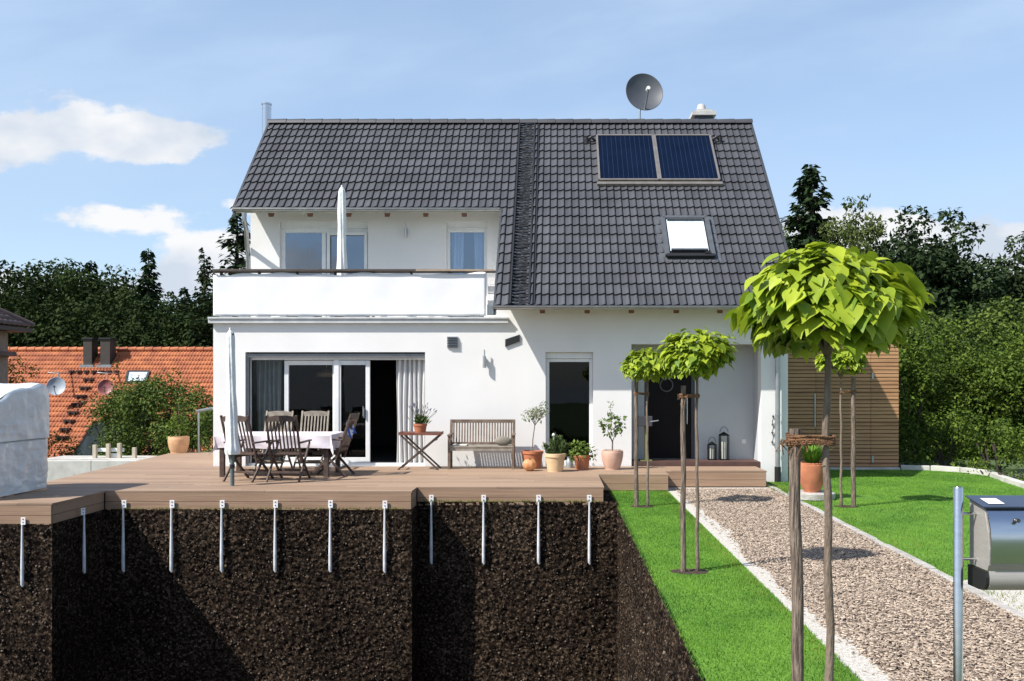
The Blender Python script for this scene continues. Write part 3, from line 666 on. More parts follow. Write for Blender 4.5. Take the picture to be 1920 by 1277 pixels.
# --- balcony: screened railing, ledge gutter
bal = MB()
def fab(u, v):
    x = wx(400, 18.75) + u * (wx(911, 18.75) - wx(400, 18.75)); z = 2.965 + v * .865 - (.03 + .022 * math.sin(u * 43) + .02 * math.sin(u * 17 + 1)) * max(0, v - .93) / .07
    return (x, 18.75 + .006 * math.sin(u * 31) * math.sin(v * 3.1), z)
bal.grid(120, 16, fab); scr = bal.build('balcony_screen', 'fabric', house, smooth=True)
sm = scr.modifiers.new('thick', 'SOLIDIFY'); sm.thickness = .008
b = MB(); b.box(wx(399, 18.72), wx(870, 18.72), 18.69, 18.79, 3.845, 3.89); b.box(wx(399, 18.8), -1.20, 18.80, 18.86, 3.83, 3.875)
for k in range(7): x = -6.7 + k * .755; b.box(x, x + .05, 18.80, 18.85, 2.9, 3.83)
b.build('balcony_rail', 'railwood', house, bevel=.004)
b = MB(); b.box(wx(780, 18.7), wx(926, 18.7), 18.675, 18.70, 3.85, 3.885); b.build('rail_board', mat('pale_rail_wood', (.36, .28, .2), .7), house)
b = MB(); b.box(XL - .07, wx(953, 18.6), 18.60, 18.689, 2.815, 2.93); b.box(XL - .07, wx(953, 18.6), 18.575, 18.60, 2.90, 2.935)
b.build('terrace_gutter', mat('grey_white_ledge', (.55, .56, .56), .5), house, bevel=.005)
b = MB()
for k in range(13):
    x = -6.7 + k * .41 + rnd.uniform(-.08, .08); b = MB(); b.box(x, x + rnd.uniform(.08, .3), 18.63, 18.70, 2.937, 2.937 + rnd.uniform(.008, .02)); b.build('ledge_clip', 'zinc', house)
b = MB()
for z in (3.02, 3.17, 3.32, 3.47, 3.62): b.box(-1.40, XS - .05, 19.0, 19.02, z, z + .14)
b.build('side_board', 'fabric', house)
b = MB(); b.box(wx(913, 18.75), wx(929, 18.75), 18.72, 18.86, 2.99, 3.19)
for k in range(5): b.box(wx(914 + k * 3, 18.7), wx(915.5 + k * 3, 18.7), 18.705, 18.72, 3.0, 3.18)
b.build('drain_box', 'zinc', house)
# downpipes
b = MB()
dx_ = wx(453, 20.2) ; dx_ = -6.80
b.tube([(wx(458, 20.25), 20.25, 5.28), (wx(458, 20.25), 20.25, 5.12), (wx(462, 20.5), 20.5, 4.95), (wx(466, 20.9) - .03, 20.9, 4.68), (XL - .07, 21.02, 4.5), (XL - .07, 21.02, 2.9)], .05, 12)
b.build('downpipe', 'zinc', house, smooth=True)
b = MB(); xp = wx(1457.5, 18.6)
b.tube([(xp, EY, EZ - .05), (xp, EY, EZ - .2), (xp, 18.55, EZ - .55), (xp, 18.57, EZ - .7), (xp, 18.57, .0)], .048, 14)
for z in (2.2, 1.0, .3): b.tube([(xp, 18.57, z), (xp, 18.57, z + .03)], .055, 14)
b.build('downpipe', 'zinc', house, smooth=True)
b = MB(); b.tube([(xp, 18.57, .0), (xp, 18.57, -.34)], .062, 14); b.build('downpipe_boot', 'black', house, smooth=True)

# --- windows
def window(hole, y, n_, frame='white', gl='wglass', split=None, fr=.07, box=0.0, name='window', sill=True, rail=.09):
    x0, x1, z0, z1 = hole; w = empty(name, ((x0 + x1) / 2 - wloc(house).x, y - wloc(house).y, z0 - wloc(house).z)); w.parent = house
    yy = y
    b = MB()
    b.box(x0 + .002, x0 + fr, yy, yy + .07, z0 + .002, z1 - box - .002); b.box(x1 - fr, x1 - .002, yy, yy + .07, z0 + .002, z1 - box - .002)
    b.box(x0 + fr, x1 - fr, yy, yy + .07, z1 - box - fr, z1 - box - .002); b.box(x0 + fr, x1 - fr, yy, yy + .07, z0 + .002, z0 + rail)
    for s0 in (split or []): b.box(s0 - .045, s0 + .045, yy - .005, yy + .07, z0 + rail, z1 - box - fr)
    b.build('frame', frame, w, bevel=.006)
    if box:
        b = MB(); b.box(x0 + .003, x1 - .003, yy - .03, yy + .09, z1 - box, z1 - .003); b.box(x0 + .003, x1 - .003, yy - .04, yy - .03, z1 - box, z1 - box + .03); b.build('shutter_box', 'white', w, bevel=.004)
    xsplit = [x0 + fr] + (split or []) + [x1 - fr]
    for a_, c in zip(xsplit[:-1], xsplit[1:]):
        b = MB(); ax = a_ + (.0 if a_ == x0 + fr else .045); cx = c - (0 if c == x1 - fr else .045)
        b.add([(ax, yy + .03, z0 + rail), (cx, yy + .03, z0 + rail), (cx, yy + .03, z1 - box - fr), (ax, yy + .03, z1 - box - fr)], [(0, 1, 2, 3)])
        b.build('pane', gl, w)
    return w
w1 = window(U1, YU + .1, 0, gl='blueglass', split=[wx(608, 21.1)], box=.13, fr=.10)
b = MB(); xa, xb_ = wx(613, 21.05), U1[1] - .03
b.box(xa, xa + .07, YU + .06, YU + .1, 3.05, 5.0); b.box(xb_ - .07, xb_, YU + .06, YU + .1, 3.05, 5.0); b.box(xa + .07, xb_ - .07, YU + .06, YU + .1, 4.93, 5.0)
b.build('sash', 'white', w1, bevel=.005)
window(U2, YU + .1, 0, gl='blueglass', box=.15)
# patio doors
yw = YF + .13; pw = empty('patio_doors', (-4.4 - wloc(house).x, yw - wloc(house).y, 0 - wloc(house).z)); pw.parent = house
fx = lambda px: wx(px, yw)
b = MB()
b.box(W1[0] + .002, fx(470), yw, yw + .08, .05, 2.20); b.box(W1[0] + .07, W1[1] - .002, yw, yw + .08, 2.10, 2.2)
b.box(W1[0] + .002, W1[1] - .002, yw - .02, yw + .1, -.0, .05); b.box(fx(626.5), fx(635.5), yw - .012, yw + .07, .05, 2.10)
b.build('frame', 'white', pw, bevel=.006)
b = MB(); b.box(W1[0] + .002, W1[0] + .06, yw - .09, yw - .003, .05, 2.22); b.box(W1[0] + .06, W1[1] - .002, yw - .09, yw - .003, 2.15, 2.22); b.build('shutter_rail', mat('grey_shutter_rail', (.22, .22, .23), .4, .5), pw)
def sash(xa, xb_, y0, w=.085, bot=.16):
    b = MB(); b.box(xa, xa + w, y0, y0 + .06, .052, 2.09); b.box(xb_ - w, xb_, y0, y0 + .06, .052, 2.09); b.box(xa + w, xb_ - w, y0, y0 + .06, 2.0, 2.09); b.box(xa + w, xb_ - w, y0, y0 + .06, .052, bot)
    o = b.build('sash', 'white', pw, bevel=.006)
    b = MB(); b.add([(xa + w, y0 + .03, bot), (xb_ - w, y0 + .03, bot), (xb_ - w, y0 + .03, 2.0), (xa + w, y0 + .03, 2.0)], [(0, 1, 2, 3)]); b.build('pane', 'wglass', o)
    return o
sash(fx(531), fx(630), yw + .075); sd = sash(fx(631), fx(693.5), yw + .004)
b = MB(); b.box(fx(682), fx(683.2), yw - .035, yw + .003, .95, 1.15); b.box(fx(681), fx(682), yw - .05, yw - .03, .98, 1.18); b.build('handle', 'zinc', sd)
b = MB(); b.add([(fx(470), yw + .04, .05), (fx(531), yw + .04, .05), (fx(531), yw + .04, 2.1), (fx(470), yw + .04, 2.1)], [(0, 1, 2, 3)]); b.build('pane', 'wglass', pw)
window(W3, YF + .13, 0, box=.12, fr=.07)
# entrance door
ed = empty('entrance_door', ((DOOR[0] + DOOR[1]) / 2 - wloc(house).x, 19.45 - wloc(house).y, .085 - wloc(house).z)); ed.parent = house
b = MB(); b.box(DOOR[0] + .002, DOOR[0] + .07, 19.43, 19.5, .09, 2.248); b.box(DOOR[1] - .07, DOOR[1] - .002, 19.43, 19.5, .09, 2.248); b.box(DOOR[0] + .07, DOOR[1] - .07, 19.43, 19.5, 2.18, 2.248); b.build('frame', 'anthracite', ed)
b = MB(); b.box(DOOR[0] + .072, DOOR[1] - .072, 19.45, 19.49, .09, 2.178); b.build('door_leaf', mat('dark_door_leaf', (.008, .006, .006), .6, spec=.15), ed)
b = MB(); b.tube([(DOOR[1] - .16, 19.40, .8), (DOOR[1] - .16, 19.40, 1.4)], .014, 10); b.build('handle', 'steel', ed)
b = MB(); cx, cz = wx(1250, 19.38), wz(722, 19.38); b.tube([(cx + .13 * math.cos(a_ * .3307), 19.42, cz + .13 * math.sin(a_ * .3307)) for a_ in range(20)], .014, 8)
wre = b.build('door_wreath', mat('grey_wicker', (.10, .10, .11), .8), None, smooth=True); tag(wre, 'grey ring wreath hanging on the dark entrance door', 'wreath')
# small fixtures on the facade
def fixture(name, lab): e = empty(name, (0, 0, 0)); e.location = -wloc(house); e.parent = house; return e
b = MB(); v0, v1, z0, z1 = wx(838, 18.65), wx(858, 18.65), wz(652, 18.65), wz(631, 18.65)
b.box(v0, v1, 18.66, 18.688, z0, z1); vent = b.build('vent_cover', mat('grey_vent', (.28, .30, .33), .4), house)
b = MB()
for k in range(4): z = z0 + .03 + k * .052; b.bar((v0 + .012, 18.645, z + .008), (v1 - .012, 18.645, z + .008), .03, .02)
b.build('vent_slats', 'anthracite', vent)
for px, y0, pyt, pyb in ((909, YF, 656, 690), (762, YU, 420, 446)):
    b = MB(); xx = wx(px, y0); zt, zb_ = wz(pyt, y0), wz(pyb, y0); zm = zt - (zt - zb_) * .35
    b.tube([(xx, y0 - .09, zb_), (xx, y0 - .09, zm)], .035, 14); b.tube([(xx, y0 - .09, zm), (xx, y0 - .09, zt)], .014, 10)
    b.box(xx - .03, xx + .03, y0 - .08, y0 - .002, zm - .12, zm - .04); b.build('wall_lamp', 'brushed', house, smooth=True)
b = MB()
b.prism([(wx(947, 18.6), wz(650, 18.6)), (wx(974, 18.6), wz(640, 18.6)), (wx(974, 18.6), wz(627, 18.6)), (wx(947, 18.6), wz(636, 18.6))], 1, 18.655, 18.688)
b.build('black_plaque', 'black', house)
b = MB(); xx = wx(1395, 19.39); b.box(xx - .045, xx + .045, 19.385, 19.399, .40, .49); b.build('socket', 'white', house, bevel=.006)
# roof fixtures
def roofsolve(px, py, lift):
    # intersection of the pixel ray with the roof plane raised by lift
    d = (EZ - EY + lift * math.sqrt(2) - H) / ((VY - py) / F - 1); return Vector((wx(px, d), d, wz(py, d)))
def s_of(p): return ((p.y - EY) + (p.z - EZ)) / 2 / C
for quad in (((1119, 254), (1224, 254), (1234, 337), (1124, 337)), ((1228, 254), (1331, 254), (1349, 337), (1238, 337))):
    pp = [roofsolve(*q, .13) for q in quad]; xa = (pp[0].x + pp[3].x) / 2; xb_ = (pp[1].x + pp[2].x) / 2; st, sb = s_of(pp[0]), s_of(pp[3])
    b = MB()
    for (a0, c0, a1, c1) in ((xa, sb, xb_, sb), (xa, st, xb_, st), (xa, sb, xa, st), (xb_, sb, xb_, st)): b.bar(rp(a0, c0, .115), rp(a1, c1, .115), .045, .07, (0, -1, 1))
    fr_ = b.build('solar_panel', 'panelframe', house)
    b = MB(); b.add([rp(xa + .02, sb + .02, .128), rp(xb_ - .02, sb + .02, .128), rp(xb_ - .02, st - .02, .128), rp(xa + .02, st - .02, .128)], [(0, 1, 2, 3)])
    b.add([rp(xa, sb, .085), rp(xb_, sb, .085), rp(xb_, st, .085), rp(xa, st, .085)], [(0, 1, 2, 3)]); b.build('absorber', 'bluepanel', fr_)
    b = MB()
    for k in range(1, 12): x = xa + (xb_ - xa) * k / 12; b.bar(rp(x, sb + .03, .129), rp(x, st - .03, .129), .006, .003, (0, -1, 1))
    b.build('absorber_lines', mat('panel_line', (.02, .035, .075), .4), fr_)
    PAN = (sb,)
xa, xb_ = roofsolve(1119, 300, .1).x - .02, roofsolve(1352, 337, .1).x + .02
b = MB(); b.bar(rp(xa, PAN[0] - .09, .08), rp(xb_, PAN[0] - .09, .08), .09, .07, (0, -1, 1)); b.build('panel_rail', 'panelframe', house)
for px, sgn in ((1100, 1), (1350, -1)):
    p = roofsolve(px, 262, .08); b = MB(); b.tube([p, p + Vector((.1 * sgn, -.05, .05)), p + Vector((.2 * sgn, 0, -.02)), p + Vector((.3 * sgn, .0, .0))], .035, 10); b.tube([p + Vector((0, 0, -.1)), p + Vector((0, -.02, .06))], .05, 12); b.build('panel_pipe', 'black', house, smooth=True)
# roof window
a0, a1 = roofsolve(1243, 409, .08), roofsolve(1326, 409, .08); c0, c1 = roofsolve(1251, 483, .08), roofsolve(1336, 483, .08)
xa, xb_ = (a0.x + c0.x) / 2, (a1.x + c1.x) / 2; st, sb = s_of(a0), s_of(c0)
rw = MB(); 
for (p0, q0, p1, q1, w) in ((xa, sb + .05, xa, st, .09), (xb_, sb + .05, xb_, st, .09), (xa, st, xb_, st, .08)): rw.bar(rp(p0, q0, .07), rp(p1, q1, .07), w, .11, (0, -1, 1))
rw.add([rp(xa - .16, sb - .12, .045), rp(xb_ + .16, sb - .12, .045), rp(xb_ + .16, sb + .06, .05), rp(xa - .16, sb + .06, .05)], [(0, 1, 2, 3)])
for x_ in (xa - .1, xb_ + .1): rw.add([rp(x_ - .06, sb, .048), rp(x_ + .06, sb, .048), rp(x_ + .06, st + .1, .048), rp(x_ - .06, st + .1, .048)], [(0, 1, 2, 3)])
rwo = rw.build('roof_window', mat('roof_window_metal', (.13, .14, .15), .45, .4), house)
b = MB(); sm_ = sb + (st - sb) * .16
for (p0, q0, p1, q1) in ((xa + .09, sm_, xb_ - .09, sm_), (xa + .09, st - .08, xb_ - .09, st - .08)): b = MB(); b.bar(rp(p0, q0, .1), rp(p1, q1, .1), .05, .06, (0, -1, 1)); b.build('sash_bar', 'anthracite', rwo)
b = MB(); b.add([rp(xa + .07, sm_, .085), rp(xb_ - .07, sm_, .085), rp(xb_ - .07, st - .04, .085), rp(xa + .07, st - .04, .085)], [(0, 1, 2, 3)]); b.build('blind', 'blindwhite', rwo)
b = MB(); b.add([rp(xa + .06, sm_, .115), rp(xb_ - .06, sm_, .115), rp(xb_ - .06, st - .05, .115), rp(xa + .06, st - .05, .115)], [(0, 1, 2, 3)]); b.build('pane', 'roofglass', rwo)
b = MB(); b.bar(rp(xa - .02, sb + .04, .10), rp(xb_ + .03, sb + .04, .10), .08, .06, (0, -1, 1)); b.add([rp(xa, sb, .07), rp(xb_, sb, .07), rp(xb_, sm_, .07), rp(xa, sm_, .07)], [(0, 1, 2, 3)]); b.box(xb_ - .16, xb_ - .06, c0.y - .0, c0.y + .04, c0.z + .09, c0.z + .14); b.build('sash_bottom', 'black', rwo)
# chimney, flue
yc = 23.6
b = MB(); xa, xb_ = wx(1300, yc), wx(1334, yc); b.box(xa, xb_, yc - .25, yc + .35, 6.4, wz(222, yc)); chm = b.build('chimney', 'anthracite', house, bevel=.01)
b = MB(); zt = wz(222, yc); b.box(xa - .07, xb_ + .07, yc - .33, yc + .43, zt, zt + .09); b.prism([(xa - .03, zt + .09), (xb_ + .03, zt + .09), (xb_ - .08, zt + .15), (xa + .08, zt + .15)], 1, yc - .3, yc + .4)
b.lathe([(.0, .14), (.13, .14), (.10, .30), (.08, .34), (.0, .34)], (wx(1315, yc), yc, zt), 20); b.build('chimney_cap', 'concrete', chm, smooth=True)
b = MB(); yc = 23.2; xx = wx(500, yc); b.tube([(xx, yc, 5.0), (xx, yc, wz(197, yc))], .11, 20); b.tube([(xx, yc, wz(197, yc)), (xx, yc, wz(194, yc))], .125, 20); b.tube([(xx, yc, wz(205, yc)), (xx, yc, wz(202, yc))], .114, 20)
b.build('flue_pipe', 'steel', house, smooth=True)
# big satellite dish
def dish(name, c, r, facing, m, parent, pole_to, lab=None, arm=True, tilt=0):
    f = Vector(facing).normalized(); q = f.to_track_quat('Z', 'Y').to_matrix(); c = Vector(c)
    b = MB(); prof = [(r * k / 10, .28 * r * (k / 10) ** 2) for k in range(11)] + [(r * 1.02, .28 * r - .004), (r * 1.0, .28 * r - .03)] + [(r * k / 10, .28 * r * (k / 10) ** 2 - .02) for k in range(9, -1, -1)]
    b.lathe(prof, (0, 0, 0), 48); b.v = [tuple(c + q @ Vector((x, y * 1.06, z))) for x, y, z in b.v]
    o = b.build(name, m, parent, smooth=True)
    b = MB(); low = c + q @ Vector((0, -r * .95, .22 * r)) ; foc = c + q @ Vector((0.0, -r * .25, r * 1.15))
    b.tube([low, foc + Vector((0, 0, -.05))], .018 * r / .47 + .004, 8); b.build('feed_arm', 'zinc', o)
    b = MB(); b.tube([foc, foc - (q @ Vector((0, 0, 1))) * .12 * r / .47], .035 * r / .47 + .01, 12); b.build('receiver', 'plastic' if r > .4 else 'black', o, smooth=True)
    b = MB(); back = c - f * .06; pts = [back, Vector((back.x, back.y + .05, back.z - .1))] + [Vector(p) for p in pole_to]; b.tube(pts, .028, 10); b.build('mast', 'zinc', o, smooth=True)
    return o
yd = 23.05; cD = Vector((wx(1206, yd), yd, wz(177, yd)))
dish('satellite_dish', cD, .455, (.15, -1, .22), 'dishgrey', house, [(wx(1200, yd), yd + .1, wz(205, yd)), (wx(1200, yd), yd + .1, 7.6)])

# ---- curtains (hang inside)
def curtain(name, x0, x1, y, z0, z1, m, lab, waves=9, amp=.045):
    b = MB(); b.grid(waves * 10, 8, lambda u, v: (x0 + (x1 - x0) * u + .01 * math.sin(v * 5 + u * 9), y + amp * math.sin(u * waves * 2 * math.pi + .6 * math.sin(v * 3)), z0 + (z1 - z0) * v))
    o = b.build(name, m, None, smooth='all'); return tag(o, lab, 'curtain')
curtain('curtain', fx(742), W1[1] - .02, yw + .10, .03, 2.13, 'curtain', 'white sheer curtain drawn in the open patio doorway', 6, .05)
curtain('curtain', fx(472), fx(518), yw + .32, .03, 2.13, 'curtaingrey', 'grey curtain behind the left patio door pane', 5)
curtain('curtain', U2[0] + .08, wx(868, 21.3), 21.4, 3.0, 5.1, 'curtain', 'left white curtain in the small upstairs window', 3)
curtain('curtain', wx(889, 21.3), U2[1] - .03, 21.4, 3.0, 5.1, 'curtain', 'right white curtain in the small upstairs window', 3)
b = MB(); xx = wx(600, 21); b.lathe([(.02, .0), (.20, -.08), (.23, -.16), (.2, -.17)], (wx(612, 20.8), 20.8, 1.95), 20); b.tube([(wx(612, 20.8), 20.8, 1.95), (wx(612, 20.8), 20.8, 2.56)], .006, 6)
tag(b.build('pendant_lamp', mat('ochre_lampshade', (.45, .32, .2), .7), None, smooth=True), 'beige pendant lamp seen dimly through the middle patio door pane', 'lamp')
# entrance ornament on the pier
b = MB(); xx = wx(1449, 18.66)
pts = [(xx + .01 * math.sin(k), 18.655, wz(778 + k * 3, 18.66)) for k in range(20)]; b.tube(pts, .008, 6)
for k in (1, 6, 11, 17): b.lathe([(0, -.03), (.028, 0), (0, .03)], pts[k], 8)
tag(b.build('hanging_chime', 'anthracite', None), 'thin dark chime chain hanging on the sunlit pier beside the downpipe', 'wind chime')

# ================================================================ SHED
ys_ = 21.36; sx0, sx1 = 4.7, wx(1685, ys_); stz = wz(628, ys_)
shed = empty('garden_shed', ((sx0 + sx1) / 2, ys_, GZ), 'larch slatted garden shed standing behind the right corner of the house', 'shed')
b = MB(); b.box(sx0, sx1 - .02, ys_ + .03, ys_ + 2.4, GZ - .1, stz - .02); b.build('core', mat('shed_dark_core', (.04, .025, .018), .8), shed)
P_ = .0842; segs = [(sx0, wx(1530, ys_) - .005), (wx(1530, ys_) + .005, wx(1633, ys_) - .005), (wx(1633, ys_) + .005, sx1)]
for gi, (a0, a1) in enumerate(segs):
    b = MB(); z = GZ + .06
    while z < stz - .03: b.box(a0, a1, ys_, ys_ + .028, z, z + .068); z += P_
    b.build('slat_panel', 'larch', shed)
b = MB(); z = GZ + .06
while z < stz - .03: b.box(sx1 - .02, sx1 + .004, ys_ + .03, ys_ + 2.4, z, z + .068); z += P_
b.build('slat_panel', 'larch', shed)
b = MB(); b.box(sx0, sx1 + .03, ys_ - .02, ys_ + 2.45, stz - .015, stz + .03); b.build('roof_edge', 'slate', shed)
for px, py in ((1636, 705), (1636, 861)):
    b = MB(); b.box(wx(px, ys_) - .02, wx(px, ys_) + .02, ys_ - .02, ys_ - .001, wz(py + 6, ys_), wz(py - 6, ys_)); b.build('hinge', 'zinc', shed)
b = MB(); b.box(wx(1528, ys_) - .015, wx(1528, ys_) + .01, ys_ - .03, ys_ - .001, wz(800, ys_), wz(738, ys_)); b.build('handle', 'zinc', shed)

# ================================================================ FURNITURE
def make_chair(m, top=1.1):
    r_ = empty('garden_chair', (0, 0, 0)); w = .25
    bt = lambda z: -.20 - (z - .42) * .34     # y of the back at height z
    for x in (-w, w): b = MB(); b.bar((x, bt(.30), .30), (x, bt(top), top), .035, .03, (0, 1, 0)); b.build('back_post', m, r_, bevel=.004)
    b = MB(); b.prism([(-w + .02, top - .10), (w - .02, top - .10), (w - .02, top - .02), (.1, top + .0), (-.1, top + .0), (-w + .02, top - .02)], 1, bt(top) + .0, bt(top) + .024); b.build('top_rail', m, r_, bevel=.003)
    b = MB(); b.bar((-w, bt(.47), .47), (w, bt(.47), .47), .02, .05)
    for k in range(7):
        x = -w + .065 + k * (2 * w - .13) / 6; b.bar((x, bt(.47), .47), (x, bt(top - .09) , top - .09), .026, .012, (0, 1, 0))
    b.build('backrest', m, r_)
    b = MB()
    for k in range(9): y = -.19 + k * .052; b.box(-w + .02, w - .02, y, y + .036, .425 + .006 * math.cos(k), .443 + .006 * math.cos(k))
    for x in (-w + .035, w - .035): b.box(x - .012, x + .012, -.2, .27, .385, .424)
    b.build('seat', m, r_)
    for x in (-w - .02, w + .02):
        b = MB(); b.bar((x, -.34, 0), (x, .23, .63), .026, .042, (0, 1, 0)); b.build('leg', m, r_, bevel=.003)
        b = MB(); b.bar((x * .9, .33, 0), (x * .9, bt(.5), .5), .026, .042, (0, 1, 0)); b.build('leg', m, r_, bevel=.003)
        b = MB(); b.bar((x, bt(.66) - .02, .645), (x, .28, .66), .055, .024); b.build('armrest', m, r_, bevel=.005)
    for y in (-.2, .2): b = MB(); b.bar((-w, y, .15), (w, y, .15), .02, .035); b.build('stretcher', m, r_)
    return r_
cA = make_chair('teak'); cB = make_chair('teakgrey')
def put(o, x, y, a, lab): o.location = (x, y, 0); o.rotation_euler = (0, 0, R(a)); tag(o, lab, 'chair', 'folding garden chairs around the dining table')
put(cA, wx(543, 15.95), 15.95, -3, 'dark brown slatted folding chair, back to the viewer, right one in front of the table')
c2_ = copy_tree(cA); put(c2_, wx(468, 15.95), 15.95, -16, 'dark brown slatted folding chair turned at an angle beside the closed garden parasol')
put(cB, wx(514, 17.95), 17.85, 178, 'silvery slatted folding chair behind the table, left of the two back ones')
c4_ = copy_tree(cB); put(c4_, wx(583, 17.95), 17.9, 181, 'silvery slatted folding chair behind the table, right of the two back ones')
c5_ = copy_tree(cA); put(c5_, -4.0, 16.75, 86, 'dark folding chair seen side-on at the right table end with blue cloth on it')
b = MB(); b.grid(8, 14, lambda u, v: (-3.66 + .06 * u - .03 * math.sin(v * 3) + .05 * (v - .5) + .02 * math.sin(u * 7), 16.55 + .3 * u, .99 + .03 * math.sin(u * 3) - v * .3 * (1 + .15 * math.sin(u * 5))))
o = b.build('hanging_cloth', 'bluecloth', None, smooth='all'); tag(o, 'blue and white cloth hung over the back of the chair at the table end', 'cloth')
# table
tb = empty('dining_table', (-4.95, 16.95, 0), 'dark wooden garden dining table under a pale lilac cloth', 'table')
tx0, tx1, ty0, ty1 = -5.92, -3.93, 16.42, 17.42
b = MB(); b.box(tx0, tx1, ty0, ty1, .705, .738); b.build('tabletop', 'teak', tb, bevel=.004)
b = MB(); b.box(tx0 + .08, tx1 - .08, ty0 + .06, ty0 + .085, .62, .704); b.box(tx0 + .08, tx1 - .08, ty1 - .085, ty1 - .06, .62, .704); b.build('apron', 'teak', tb)
for x in (tx0 + .05, tx1 - .13):
    for y in (ty0 + .03, ty1 - .11): b = MB(); b.box(x, x + .08, y, y + .08, 0, .704); b.build('leg', 'teak', tb, bevel=.004)
def cloth(u, v):
    # centre sheet folding down over the edges
    ox, oy = .26, .24; wx_ = tx1 - tx0 + 2 * ox; wy_ = ty1 - ty0 + 2 * oy
    a_ = u * wx_ - ox; c = v * wy_ - oy; L1, L2 = tx1 - tx0, ty1 - ty0
    dx = -a_ if a_ < 0 else (a_ - L1 if a_ > L1 else 0); dy = -c if c < 0 else (c - L2 if c > L2 else 0)
    x = min(max(a_, 0), L1); y = min(max(c, 0), L2)
    drop = math.hypot(dx, dy) if dx and dy else max(dx, dy)
    fl = .02 + .035 * math.sin(a_ * 9 + c * 7) * min(1, drop / .2) if drop > 0 else 0
    sx_ = (-1 if a_ < 0 else 1) if dx else 0; sy_ = (-1 if c < 0 else 1) if dy else 0
    z = .745 - drop * (1.0) + (.012 * math.sin(a_ * 5) if drop > .15 else 0)
    return (tx0 + x + sx_ * fl + sx_ * .1 * min(dx, dy) * 2, ty0 + y + sy_ * fl + sy_ * .1 * min(dx, dy) * 2, z)
b = MB(); b.grid(110, 70, cloth); o = b.build('tablecloth', 'cloth', None, smooth='all'); tag(o, 'pale lilac tablecloth hanging over the edges of the dining table', 'tablecloth')
# garden parasol
def parasol(x, y, z0, top, label, folds=True, w=1.0, pole=.032):
    e = empty('closed_parasol', (x, y, z0), label, 'parasol')
    b = MB(); b.tube([(x, y, z0), (x, y, top - .06)], pole, 14); b.build('pole', mat('parasol_pole', (.10, .14, .14), .4), e, smooth=True)
    n1, n2 = 48, 40; zc = z0 + (.50 if folds else .25)
    def fn(u, v):
        a_ = u * 2 * math.pi; tt = v
        r0 = (.052 + .032 * min(1, (1 - tt) * 1.5) + .006 * math.sin(tt * 9)) * w
        if folds: r0 += .03 * math.exp(-((tt - .03) / .05) ** 2)
        r0 *= math.sqrt(max(.06, 1 - max(0, (tt - .94) / .06) ** 2))
        r0 *= 1 + .08 * math.sin(a_ * 8 + tt * 4) + .05 * math.sin(a_ * 3 + tt * 20)
        return (x + r0 * math.cos(a_) - (.03 * tt if folds else 0), y + r0 * math.sin(a_), zc + (top - zc) * tt)
    b = MB(); b.grid(n1, n2, fn); b.build('canopy', 'parasol', e, smooth='all')
    b = MB(); b.tube([(x - .03 * folds, y, top - .03), (x - .03 * folds, y, top + .03)], .02, 10); b.build('finial', 'white', e, smooth=True)
    if folds:
        b = MB(); b.tube([(x, y, z0 + .28), (x, y, z0 + .34)], pole * 1.25, 14); b.build('collar', 'black', e)
    return e
parasol(wx(435.5, 15.05), 15.05, 0, wz(618, 15.05), 'closed pale parasol on a dark pole in front of the dining table')
yq = 19.6; parasol(wx(641, yq), yq, 2.9, wz(350, yq), 'closed white parasol standing on the roof terrace behind the white screen', False, 1.25)
b = MB(); yq = 19.3; b.lathe([(0, 0), (.09, 0), (.12, .2), (.0, .2)], (wx(662, yq), yq, 3.62), 16); e_ = b.build('terrace_pot', 'terra', None, smooth=True); tag(e_, 'small red pot showing just above the balcony rail by the parasol', 'pot')
b = MB(); b.box(wx(662, yq) - .3, wx(662, yq) + .3, 19.15, 19.5, 2.9, 3.60); b.box(wx(662, yq) - .33, wx(662, yq) + .33, 19.12, 19.53, 3.60, 3.62); tag(b.build('terrace_cabinet', 'teak', None), 'low wooden cabinet on the roof terrace under the small red pot', 'cabinet')
# folding side table
st_ = empty('folding_side_table', (wx(789, 18.05), 18.05, 0), 'small reddish folding tray table carrying the lavender pot', 'side table')
xa, xb_ = wx(753, 18.05), wx(827, 18.05); zt = .70
b = MB(); 
for k in range(6): y = 17.84 + k * .072; b.box(xa, xb_, y, y + .06, zt - .03, zt - .008)
b.box(xa - .02, xa, 17.82, 18.28, zt - .045, zt + .012); b.box(xb_, xb_ + .02, 17.82, 18.28, zt - .045, zt + .012); b.box(xa, xb_, 17.815, 17.838, zt - .045, zt + .004); b.box(xa, xb_, 18.274, 18.29, zt - .045, zt + .004)
b.build('tray', mat('red_teak', (.21, .075, .045), .55, col2=(.13, .045, .03)), st_, bevel=.003)
for y in (17.85, 18.24):
    b = MB(); b.bar((xa + .02, y, zt - .05), (xb_ - .03, y + .02, 0), .03, .035, (0, 1, 0)); b.build('leg', 'teak', st_)
    b = MB(); b.bar((xb_ - .02, y + .035, zt - .05), (xa - .04, y + .035, 0), .03, .035, (0, 1, 0)); b.build('leg', 'teak', st_)
b = MB(); b.bar((xa + .05, 17.85, .08), (xa + .05, 18.26, .08), .02, .03); b.build('stretcher', 'teak', st_)
b = MB(); b.bar((xb_ - .1, 17.85, .56), (xb_ - .1, 18.26, .56), .02, .03); b.build('stretcher', 'teak', st_)
